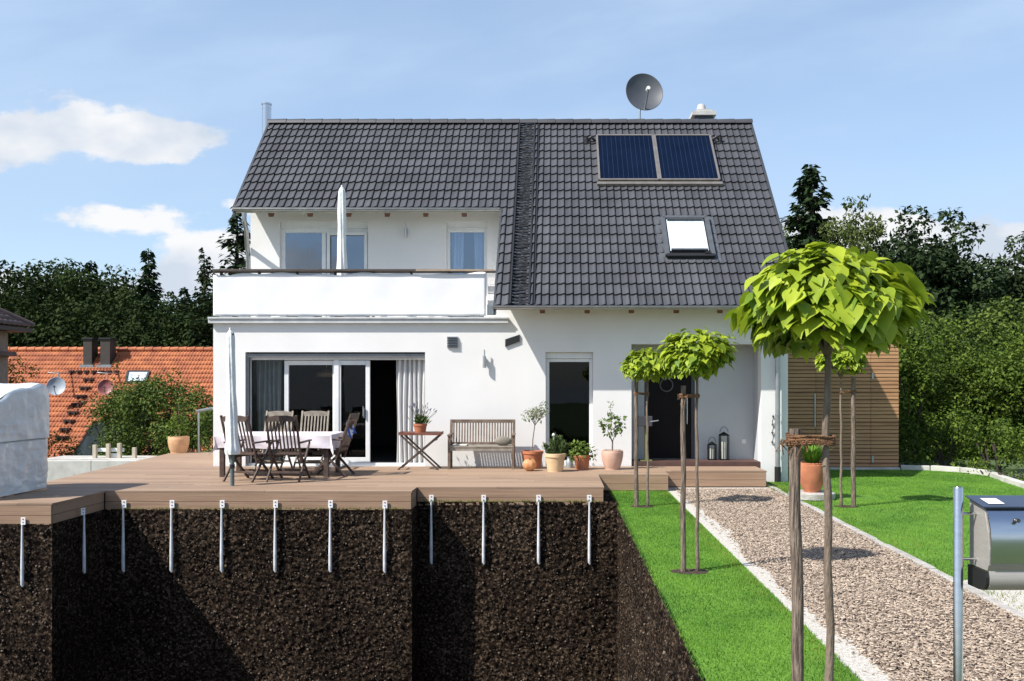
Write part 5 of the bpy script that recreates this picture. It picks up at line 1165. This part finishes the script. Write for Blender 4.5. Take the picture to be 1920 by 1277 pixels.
b = MB(); b.prism([(45.0, rz_), (51, ez_), (51, ez_ - .2), (45, rz_ - .2)], 0, rx0, rx1 + 6); b.build('rear_roof', 'orangetile', nr_)
def onroof(px, py, lift=0.0):
    # ray against neighbour roof plane
    k = (rz_ - ez_) / (ry - ey); d = (ez_ - k * ey + lift * math.sqrt(1 + k * k) - H) / ((VY - py) / F - k); return Vector((wx(px, d), d, wz(py, d)))
for px0, px1, pyt in ((156, 172, 636), (188, 206, 636)):
    p = onroof((px0 + px1) / 2, 688); b = MB(); xa, xb_ = wx(px0, p.y), wx(px1, p.y); b.box(xa, xb_, p.y, p.y + .6, p.z - .3, wz(pyt, p.y)); ch_ = b.build('chimney', 'slate', nh)
    b = MB(); b.box(xa - .06, xb_ + .06, p.y - .06, p.y + .66, wz(pyt, p.y), wz(pyt - 3, p.y)); b.build('chimney_cap', 'black', ch_)
    b = MB(); b.box(xa - .12, xb_ + .12, p.y - .12, p.y - .002, p.z - .03, p.z + .1); b.build('flashing', 'zinc', ch_)
pr_ = [(135 + k * 14, 697) for k in range(7)] + [q for k in range(8) for q in ((162 - k * 7.3, 712 + k * 15.5), (172 - k * 7.3, 712 + k * 15.5))]
for px, py in pr_:
    p = onroof(px, py, .06); b = MB(); b.box(p.x - .11, p.x + .11, p.y - .12, p.y + .03, p.z - .02, p.z + .07); b.box(p.x - .04, p.x + .04, p.y - .2, p.y - .1, p.z - .1, p.z + .03); b.build('roof_step', mat('rusty_step', (.05, .022, .018), .8), nr_)
q = [onroof(px, py, .09) for px, py in ((236, 716), (272, 716), (280, 696), (240, 696))]
b = MB(); b.add(q, [(0, 1, 2, 3)]); sk = b.build('skylight', mat('skylight_pane', (.55, .62, .68), .1, spec=.9), nr_)
b = MB()
for i in range(4): b.bar(q[i], q[(i + 1) % 4], .09, .09)
b.build('skylight_frame', 'anthracite', sk)
for (px, py, r, m_, lab, ax) in ((106.5, 725, .40, 'dishpale', 'pale', 108), (199, 727, .34, 'dishred', 'red', 200)):
    p = onroof(px, py + 15, .0); yd = p.y - 1.0; c_ = Vector((wx(px, yd), yd, wz(py, yd)))
    dish('satellite_dish', c_, r * .95, (.25, -1, .25), m_, nh, [(wx(ax, yd), yd + .1, wz(700, yd)), (wx(ax - 22, yd), yd + .2, wz(699, yd)), (wx(ax - 22, yd) , yd + 2.2, wz(699, yd))])
# brown-roofed house at the far left
bh = empty('brown_roofed_house', (-20, 31, -3), 'corner of a beige house with a brown tiled roof at the left picture edge', 'house')
ex, yr = wx(15, 33.0), 33.0
b = MB(); b.box(ex - 6, ex, 25.5, yr, -4, wz(612, 33)); b.build('wall', 'beige', bh)
e0 = Vector((wx(63, 33.6), 33.6, wz(613, 33.6)))
b = MB(); tiled(b, (e0.x, 25.0, e0.z), (0, 1, 0), Vector((-1, 0, .62)), 8.6, 5.2, .3, .36, .035, lambda u, s_: u > 8.6 - s_ * .85 + .15)
b.build('roof', 'browntile', bh, smooth='all')
hp_ = MB(); tp = e0 + Vector((-4.4, -4.4, 2.73)); hp_.tube([e0 + Vector((0, 0, .05)), tp + Vector((0, 0, .05))], .10, 8); hp_.add([e0, tp, tp + Vector((-.1, .0, 0)), e0 + Vector((-9, 0, 0))], [(0, 1, 2, 3)]); hp_.build('hip_tiles', 'browntile', bh, smooth=True)
b = MB(); b.box(e0.x - 6, e0.x - .02, 25.0, e0.y - .02, e0.z - .20, e0.z - .06); b.build('eaves', 'slate', bh)
b = MB(); b.box(ex + .01, ex + .3, 26, yr, wz(668, 33), wz(660, 33)); b.build('porch_roof', 'browntile', bh)
# concrete wall and stub fence
yc = 27.0; b = MB(); x0_, x1_ = -20, wx(262, yc)
b.box(x0_, wx(171, yc) - .01, yc, yc + .25, -2.5, wz(864, yc)); b.box(wx(171, yc), x1_, yc, yc + .25, -2.5, wz(864, yc)); b.box(x1_ - 3, x1_ + 2.5, yc + .26, yc + 1.6, -2.5, wz(858, yc + .8))
tag(b.build('retaining_wall', 'concrete', None, bevel=.01), 'low pale concrete retaining wall beyond the left edge of the deck', 'wall')
fe = empty('stub_fence', (wx(210, yc + .6), yc + .6, -.5), 'short weathered post fence with white rails on the concrete wall', 'fence')
for px, pyt in ((178, 834), (203, 832), (224, 831), (252, 839)):
    b = MB(); x = wx(px, yc + .6); b.box(x - .05, x + .05, yc + .55, yc + .66, -.7, wz(pyt, yc + .6)); b.build('post', 'post', fe, bevel=.006)
b = MB(); b.box(wx(181, yc + .8), wx(236, yc + .8), yc + .67, yc + .70, wz(847, yc + .7), wz(840, yc + .7)); b.build('rail', 'white', fe)
b = MB(); b.box(wx(205, yc + .8), wx(226, yc + .8), yc + .67, yc + .70, wz(857, yc + .7), wz(850, yc + .7)); b.build('rail', 'white', fe)
# handrail by the deck corner
hr = empty('metal_handrail', (wx(372, 22.6), 22.6, 0), 'thin grey metal handrail left of the house wall', 'railing')
b = MB(); b.tube([(wx(372, 22.6), 22.6, -.6), (wx(372, 22.6), 22.6, wz(771, 22.6))], .022, 10); b.build('post', 'zinc', hr)
b = MB(); b.tube([(wx(371, 22.6), 22.55, wz(771, 22.6)), (wx(402, 22.2) + .2, 21.6, wz(765, 22.0))], .035, 10); b.build('rail', 'zinc', hr)

# ================================================================ TREES AND SHRUBS
def crown_decid(name, m, hw, hh, nclump, per, size, parent, base=0.0, tm=LEAF, irr=.25, cr=(.16, .34)):
    cs, rs = [], []
    for k in range(nclump):
        d = rdir(1)[0]; kk = rng.uniform(.35, .95); r_ = hw * rng.uniform(*cr)
        cs.append((d[0] * hw * kk * (1 + irr * rng.normal()), d[1] * hw * kk, base + d[2] * hh * kk * (1 + irr * .5 * rng.normal()))); rs.append(r_)
    return leaves(name, tm, clump_leaves(cs, rs, per, size), m, parent)
def decid_proto(m, hw, hh, zc, ncl, per, size, name='broadleaf_tree', **k):
    e = empty(name, (0, 0, 0)); b = MB(); b.tube([(0, 0, -1), (.1, 0, zc * .4), (0, .1, zc)], [hw * .07, hw * .055, hw * .03], 8)
    for q in range(10):
        a_ = q * 2.4; z = zc * (.45 + .05 * q); b.tube([(0, 0, z), (hw * .35 * math.cos(a_), hw * .35 * math.sin(a_), z + hh * .25), (hw * .7 * math.cos(a_), hw * .7 * math.sin(a_), z + hh * .5)], [hw * .03, hw * .02, hw * .006], 6)
    b.build('trunk', 'darkbark', e); c_ = crown_decid('crown', m, hw, hh, ncl, per, size, None, 0, **k); c_.parent = e; c_.location = (0, 0, zc); return e
def conifer_proto(m, h, r, whorls, name='spruce_tree', z0=.12, dens=26, size=.32, droop=.35, gap=.0):
    e = empty(name, (0, 0, 0)); b = MB(); b.tube([(0, 0, -1), (0, 0, h * .5), (.02, 0, h)], [r * .10, r * .06, .02], 8)
    P, A, Nn, s_ = [], [], [], []
    for w in range(whorls):
        t_ = w / (whorls - 1); z = h * (z0 + (1 - z0) * t_ * .985); L_w = r * (1 - t_) ** .85 * rnd.uniform(.7, 1.12) + .12
        nb = rnd.choice([5, 6, 7]); z_base = z
        for q in range(nb):
            if rnd.random() < gap: continue
            z = z_base; a_ = rnd.uniform(0, 6.28); l = L_w * rnd.uniform(.5, 1.15); dz = -droop * (1 - t_ * .9) * rnd.uniform(.5, 1.5); up = .25 * t_; z += rnd.uniform(-.5, .5) * h / whorls * 1.6
            dirv = np.array([math.cos(a_), math.sin(a_), 0]); npt = max(5, int(l / r * dens) + 3)
            b.tube([(0, 0, z), tuple(dirv * l * .6 + np.array([0, 0, z + dz * l * .55 + up * l])), tuple(dirv * l + np.array([0, 0, z + dz * l * .75 + up * l]))], [.03 + l * .008, .02, .006], 5, False)
            u = rng.random(npt) ** .95; p = dirv[None] * (l * u)[:, None] + np.stack([np.zeros(npt)] * 2 + [z + dz * l * (u * .9 - .15 * u * u) + up * l * u], 1)
            side = np.array([-dirv[1], dirv[0], 0]); p = p + side[None] * (rng.normal(0, .16, npt) * l * (1 - u * .5))[:, None]
            p[:, 2] += rng.normal(0, .16 * h / whorls * 2.2, npt); P.append(p); A.append(nrm(dirv[None] * .8 + side[None] * rng.normal(0, .9, (npt, 1)) + np.array([0, 0, -.35]) + rng.normal(0, .2, (npt, 3)))); Nn.append(nrm(np.array([0, 0, 1.]) + rng.normal(0, .5, (npt, 3)))); s_.append(size * rng.uniform(.6, 1.3, npt))
    b.build('trunk', 'darkbark', e); P, A, Nn, s_ = map(np.concatenate, (P, A, Nn, s_))
    leaves('crown', LEAF, (P, A, Nn, s_, rng.random(len(P))), m, e); return e
def at(o, px, d, z0, label, cat='tree', group=None, sc=1, rot=0, scz=None):
    o.location = (wx(px, d), d, z0); o.scale = (sc, sc, scz or sc); o.rotation_euler = (0, 0, rot); tag(o, label, cat, group); return o
D1 = decid_proto('leafdark', 3.6, 5.0, 7.0, 110, 210, .28, irr=.22)
D2 = decid_proto('leafdark', 2.8, 5.4, 6.9, 95, 260, .25, irr=.3, cr=(.13, .30))
C1 = conifer_proto('needle', 14, 2.6, 46, dens=56, size=.36, gap=.12)
gF = 'trees of the dark wood on the left'
import itertools
# (proto, px of trunk, py of top, distance)
forest = [(D1, -60, 492, 56), (D1, 22, 474, 58), (D2, 92, 458, 60), (D2, 150, 472, 57), (D1, 205, 500, 60), (D2, 243, 505, 56), (D1, 290, 545, 58), (C1, 278, 470, 52), (D1, 345, 545, 62), (D2, 330, 570, 54), (D1, 395, 560, 58), (C1, 345, 540, 60),
          (D1, 60, 540, 50), (D1, 130, 545, 50), (D2, 200, 560, 50), (D1, 255, 590, 49), (D2, 0, 560, 48), (C1, 20, 505, 62), (C1, 172, 492, 62), (D2, 62, 462, 63), (D2, 120, 452, 64), (D1, 175, 488, 64), (D2, -25, 474, 64), (D1, 310, 560, 50), (D1, 370, 575, 50)]
first = {}
words = ['leftmost, cut by the picture edge', 'with a rounded top near the left edge', 'highest of the wood, with ragged top', 'with narrow top right of the highest one', 'with a broad top left of the slender spruce', 'just left of the slender spruce', 'broad and low behind the slender spruce', 'slender spruce with bare pointed top', 'far tree in the sky gap left of the pine', 'low tree filling the sky gap', 'low tree close to the white balcony', 'small spruce tip in sky gap left of pine',
         'front row, above the brown roof', 'front row, behind the twin chimneys', 'front row, right of the twin chimneys', 'front row, above the middle of the orange roof', 'front row, at the left edge above the brown roof', 'spruce half hidden near the left edge', 'spruce half hidden behind the chimneys', 'back row, near the left edge', 'back row, straight above the satellite dish', 'back row, straight above the chimneys', 'back row, outermost left', 'front row, below the sky gap', 'front row, next to the balcony']
for i, (pr, px, pyt, d) in enumerate(forest):
    hp = {id(D1): 12.4, id(D2): 12.6, id(C1): 14.0}[id(pr)]
    o = pr if id(pr) not in first else copy_tree(pr); first[id(pr)] = 1; pyt += 14 if px < 60 else 0
    z0 = -4.5; ztop = wz(pyt, d); sc = (ztop - z0) / hp
    at(o, px, d, z0, 'dark tree of the left wood, ' + words[i], 'tree', gF, sc=max(.8, sc) if sc < 1.3 else 1.3, rot=i * 1.7, scz=sc)
# pine at the left corner of the house
P1 = conifer_proto('pine', 11, 3.0, 26, name='pine_tree', z0=.1, dens=110, size=.27, droop=-.05, gap=.1)
at(P1, 444, 50, -4, 'pine with layered branches rising beside the left roof corner', sc=1.35, scz=(wz(398, 50) + 4) / 11)
P2 = copy_tree(P1); at(P2, 383, 54, -4, 'smaller pine behind the balcony, left of the big pine', sc=1.0, scz=(wz(480, 54) + 4) / 11, rot=2)
b1_ = copy_tree(D2); at(b1_, 398, 53, -4, 'mid green tree filling the space right of the wood beside the balcony', sc=.8, scz=(wz(560, 53) + 4) / 11.4, rot=1)
# right side
C2 = conifer_proto('needle', 13, 3.6, 44, dens=130, size=.30, gap=.12, droop=.55); at(C2, 1521, 48, -3, 'tall ragged spruce rising behind the right end of the roof', sc=1.35, scz=(wz(308, 48) + 3) / 13)
B1 = decid_proto('birch', 2.2, 4.2, 7.2, 150, 620, .19, name='birch_tree', cr=(.1, .26), irr=.3); at(B1, 1612, 46, -3, 'light green birch right of the tall spruce', scz=(wz(412, 46) + 3) / 10.6, sc=1.0)
b1_ = copy_tree(B1); at(b1_, 1462, 50, -3, 'green treetop hidden behind the roof edge left of the spruce', scz=(wz(455, 50) + 3) / 10.6, sc=1.0, rot=2)
PN = decid_proto('pine', 2.5, 3.4, 6.2, 150, 560, .20, name='pine_tree', cr=(.12, .27), irr=.25); at(PN, 1742, 40, -3, 'broad dark pine with rounded crown in the right background', scz=(wz(452, 40) + 3) / 8.7, sc=1.3)
b1_ = copy_tree(PN); at(b1_, 1925, 42, -3, 'dark pine at the right picture edge', scz=(wz(490, 42) + 3) / 8.7, sc=1.0, rot=2.2)
b1_ = copy_tree(PN); at(b1_, 1690, 44, -3, 'dark tree behind the ball-headed tree, left of the broad pine', scz=(wz(495, 44) + 3) / 8.7, sc=1.15, rot=1.2)
b1_ = copy_tree(D2); at(b1_, 1850, 50, -4, 'distant tree between the two right pines', sc=.9, scz=(wz(520, 50) + 4) / 12.6, rot=3)
b1_ = copy_tree(D1); at(b1_, 1580, 55, -4, 'dark tree low behind birch and spruce', sc=.9, scz=(wz(450, 55) + 4) / 12.3, rot=3)
b1_ = copy_tree(D1); at(b1_, 1780, 56, -4, 'dark tree low behind the broad pine', sc=.95, scz=(wz(505, 56) + 4) / 12.3, rot=1)
b1_ = copy_tree(D1); at(b1_, 1960, 52, -4, 'dark tree beyond the right picture edge', sc=1, scz=(wz(500, 52) + 4) / 12.3, rot=5)
# shrubs
def shrub(px, d, pytop, hw, m, ncl, per, size, label, z0=-.4, name='shrub', group=None, sq=1.0, tm=LEAF, cr=(.2, .4)):
    zt = wz(pytop, d); x = wx(px, d); e = empty(name, (x, d, z0), label, 'shrub', group); hh = (zt - z0) / 2
    cs, rs = [], []
    for k in range(ncl):
        u = rng.uniform(-1, 1); v = rng.uniform(-.9, .85); w_ = math.sqrt(max(.05, 1 - .95 * max(0, v + .1) ** 1.5)); r_ = min(hw, hh) * rng.uniform(*cr)
        cs.append((x + u * hw * .85 * w_, d + rng.uniform(-1, 1) * hw * .5 * sq, z0 + hh * (1 + v))); rs.append(r_ * rng.uniform(.7, 1.25))
    leaves('foliage', tm, clump_leaves(cs, rs, per, size, squash=1.0), m, e)
    b = MB()
    for k in range(5): b.tube([(x + rnd.uniform(-.2, .2), d, z0 - .2), (x + rnd.uniform(-.6, .6) * hw, d + rnd.uniform(-.3, .3), z0 + hh * 1.2)], [.04, .015], 6)
    b.build('stem', 'darkbark', e); return e
gh = 'shrubs behind the right lawn'
shrub(1712, 25, 600, 1.15, 'hedge', 46, 1500, .105, 'light green shrub rising right beside the slatted shed', group=gh)
shrub(1775, 26.5, 604, 1.5, 'hedge', 50, 1300, .105, 'tall leafy shrub, second from the slatted shed', group=gh)
shrub(1850, 25.5, 652, 1.5, 'hedge', 50, 1400, .10, 'tall leafy shrub in the middle of the right hedge', group=gh)
shrub(1925, 25, 606, 1.5, 'hedge', 50, 1300, .10, 'tall leafy shrub at the right picture edge', group=gh)
shrub(1858, 30, 566, 1.9, 'bush', 56, 900, .15, 'darker bushy tree behind the right hedge shrubs', group=gh)
shrub(1722, 30, 588, 1.3, 'bush', 40, 900, .15, 'darker bush behind the left part of the right hedge', group=gh)
shrub(1870, 21.3, 790, 1.0, 'hedge', 30, 1800, .085, 'lower dark shrub behind the kerb on the right', group=gh)
shrub(1935, 19.3, 800, .8, 'hedge', 26, 2100, .08, 'round shrub at the right picture edge above the kerb', group=gh)
shrub(1765, 22.6, 770, 1.0, 'hedge', 30, 1800, .085, 'lower leafy shrub standing right of the shed corner', group=gh)
shrub(1848, 19.9, 876, .55, 'citrus', 16, 3000, .065, 'low light green plant creeping over the curved kerb', group=gh, z0=-.3)
shrub(1905, 18.9, 880, .5, 'citrus', 16, 3000, .065, 'low light green plant over the kerb at the right edge', group=gh, z0=-.3)
gl = 'shrubs below the orange roof'
shrub(215, 30.5, 728, 1.05, 'bush', 30, 1700, .10, 'left dark green shrub in front of the orange roof', z0=-1.6, group=gl)
shrub(290, 29.5, 698, 1.35, 'bush', 56, 1700, .10, 'big dark green shrub in front of the orange roof, behind the patio pot', z0=-1.8, group=gl)
shrub(355, 29, 722, 1.15, 'bush', 46, 1700, .10, 'dark green shrub right of the patio pot', z0=-1.8, group=gl)
shrub(400, 28, 755, .7, 'bush', 24, 1700, .10, 'dark green shrub behind the metal handrail', z0=-1.8, group=gl)
shrub(110, 33, 800, .7, 'bush', 22, 1200, .10, 'low shrub right of the tarpaulin', z0=-2.2, group=gl)
shrub(335, 30.5, 672, .35, 'hedge', 16, 900, .09, 'thin upright shoots above the shrub before the orange roof', z0=-1.0, group=gl)
shrub(215, 31, 664, .35, 'hedge', 14, 700, .09, 'wispy shoots right of the twin chimneys', z0=-1.2, group=gl)
shrub(40, 34, 640, .8, 'hedge', 18, 900, .10, 'light green bush between brown-roofed house and orange roof', z0=-3.5, group=gl)

# ================================================================ SKY, SUN, CAMERA
w = bpy.data.worlds.new('World'); S.world = w; w.use_nodes = True; nt = w.node_tree; L = nt.links; nt.nodes.clear()
out = N(nt, 'ShaderNodeOutputWorld'); bg = N(nt, 'ShaderNodeBackground'); L.new(bg.outputs[0], out.inputs[0])
sky = N(nt, 'ShaderNodeTexSky', sky_type='NISHITA'); sky.sun_disc = False
sky.sun_elevation = math.asin(-SUN.z); sky.sun_rotation = math.atan2(-SUN.x, -SUN.y) % (2 * math.pi)
sky.air_density = 1.0; sky.dust_density = 1.2; sky.ozone_density = 1.5; sky.altitude = 400
SKY_STR = .13
bg.inputs['Strength'].default_value = SKY_STR
tc = N(nt, 'ShaderNodeTexCoord'); sp = N(nt, 'ShaderNodeSeparateXYZ'); L.new(tc.outputs['Generated'], sp.inputs[0])
def MT(op, a, b_=None, c=None, clamp=False):
    n = N(nt, 'ShaderNodeMath', operation=op); n.use_clamp = clamp
    for i, v in enumerate((a, b_, c)):
        if v is None: continue
        if isinstance(v, (int, float)): n.inputs[i].default_value = v
        else: L.new(v, n.inputs[i])
    return n.outputs[0]
yab = MT('MAXIMUM', MT('ABSOLUTE', sp.outputs[1]), .05); u = MT('DIVIDE', sp.outputs[0], yab); v = MT('DIVIDE', sp.outputs[2], yab)
cmb = N(nt, 'ShaderNodeCombineXYZ'); L.new(MT('MULTIPLY', u, .55), cmb.inputs[0]); L.new(v, cmb.inputs[1])
nz = N(nt, 'ShaderNodeTexNoise'); nz.inputs['Scale'].default_value = 19; nz.inputs['Detail'].default_value = 12; nz.inputs['Roughness'].default_value = .58; L.new(cmb.outputs[0], nz.inputs['Vector'])
blobs = [(-.50, .270, .12, .032), (-.42, .255, .065, .022), (-.60, .262, .06, .03), (-.49, .176, .075, .020), (-.33, .19, .03, .012), (-.30, .125, .10, .028), (-.50, .10, .20, .03), (-.36, .15, .05, .015), (.38, .155, .13, .028), (.27, .17, .07, .025), (.50, .13, .12, .03), (.62, .16, .1, .03)]
tot = None
for (a_, c_, ra, rc) in blobs:
    du = MT('MULTIPLY', MT('SUBTRACT', u, a_), 1 / ra); dv = MT('MULTIPLY', MT('SUBTRACT', v, c_), 1 / rc)
    g = MT('EXPONENT', MT('MULTIPLY', MT('ADD', MT('MULTIPLY', du, du), MT('MULTIPLY', dv, dv)), -1)); tot = g if tot is None else MT('ADD', tot, g)
tot = MT('MINIMUM', tot, 1.15)
dens = MT('ADD', tot, MT('MULTIPLY', MT('SUBTRACT', nz.outputs[0], .5), 2.6))
mr = N(nt, 'ShaderNodeMapRange', interpolation_type='SMOOTHSTEP'); mr.inputs['From Min'].default_value = .46; mr.inputs['From Max'].default_value = .80; L.new(dens, mr.inputs[0])
# thin high haze streaks
cm2 = N(nt, 'ShaderNodeCombineXYZ'); L.new(MT('MULTIPLY', u, 1.0), cm2.inputs[0]); L.new(MT('ADD', MT('MULTIPLY', v, 3.2), MT('MULTIPLY', u, -.5)), cm2.inputs[1])
n2 = N(nt, 'ShaderNodeTexNoise'); n2.inputs['Scale'].default_value = 2.2; n2.inputs['Detail'].default_value = 7; L.new(cm2.outputs[0], n2.inputs['Vector'])
m2 = N(nt, 'ShaderNodeMapRange', interpolation_type='SMOOTHSTEP'); m2.inputs['From Min'].default_value = .38; m2.inputs['From Max'].default_value = .68; m2.inputs['To Min'].default_value = .40; m2.inputs['To Max'].default_value = .85; L.new(n2.outputs[0], m2.inputs[0])
# cloud tone: greyer undersides
tone = N(nt, 'ShaderNodeMapRange'); tone.inputs['From Min'].default_value = .40; tone.inputs['From Max'].default_value = .58
cm3 = N(nt, 'ShaderNodeCombineXYZ'); L.new(MT('ADD', MT('MULTIPLY', u, .55), .006), cm3.inputs[0]); L.new(MT('ADD', v, -.016), cm3.inputs[1])
n3 = N(nt, 'ShaderNodeTexNoise'); n3.inputs['Scale'].default_value = 11; n3.inputs['Detail'].default_value = 6; L.new(cm3.outputs[0], n3.inputs['Vector']); L.new(n3.outputs[0], tone.inputs[0])
cc = N(nt, 'ShaderNodeMix', data_type='RGBA'); cc.inputs['A'].default_value = (3.4, 3.8, 4.4, 1); cc.inputs['B'].default_value = (4.95, 5.0, 5.1, 1); L.new(tone.outputs[0], cc.inputs['Factor'])
hz = N(nt, 'ShaderNodeMix', data_type='RGBA'); hz.inputs['B'].default_value = (2.85, 3.75, 5.0, 1); zf = N(nt, 'ShaderNodeMapRange', interpolation_type='SMOOTHSTEP'); zf.inputs['From Min'].default_value = .36; zf.inputs['From Max'].default_value = .7; zf.inputs['To Min'].default_value = 1; zf.inputs['To Max'].default_value = .0; L.new(sp.outputs[2], zf.inputs[0])
L.new(MT('MULTIPLY', m2.outputs[0], zf.outputs[0]), hz.inputs['Factor']); L.new(sky.outputs[0], hz.inputs['A'])
mx = N(nt, 'ShaderNodeMix', data_type='RGBA'); L.new(mr.outputs[0], mx.inputs['Factor']); L.new(hz.outputs['Result'], mx.inputs['A']); L.new(cc.outputs['Result'], mx.inputs['B'])
L.new(mx.outputs['Result'], bg.inputs['Color'])
sl = bpy.data.lights.new('sun', 'SUN'); sl.energy = 5.0; sl.angle = R(.55); sl.color = (1, .955, .89)
so_ = bpy.data.objects.new('sun', sl); COL.objects.link(so_); so_.rotation_euler = SUN.to_track_quat('-Z', 'Y').to_euler(); so_.location = (-20, -10, 30)
cam = bpy.data.cameras.new('camera'); co = bpy.data.objects.new('camera', cam); COL.objects.link(co); S.camera = co
co.location = (0, 0, H); co.rotation_euler = (R(90), 0, 0); cam.sensor_width = 36; cam.lens = F / 1920 * 36; cam.clip_end = 2000; cam.clip_start = .05
cam.shift_x = -(VX - 960) / 1920; cam.shift_y = (VY - 638.5) / 1920
S.render.engine = 'CYCLES'
S.view_settings.view_transform = 'Standard'; S.view_settings.look = 'None'; S.view_settings.gamma = 1; S.view_settings.exposure = .58
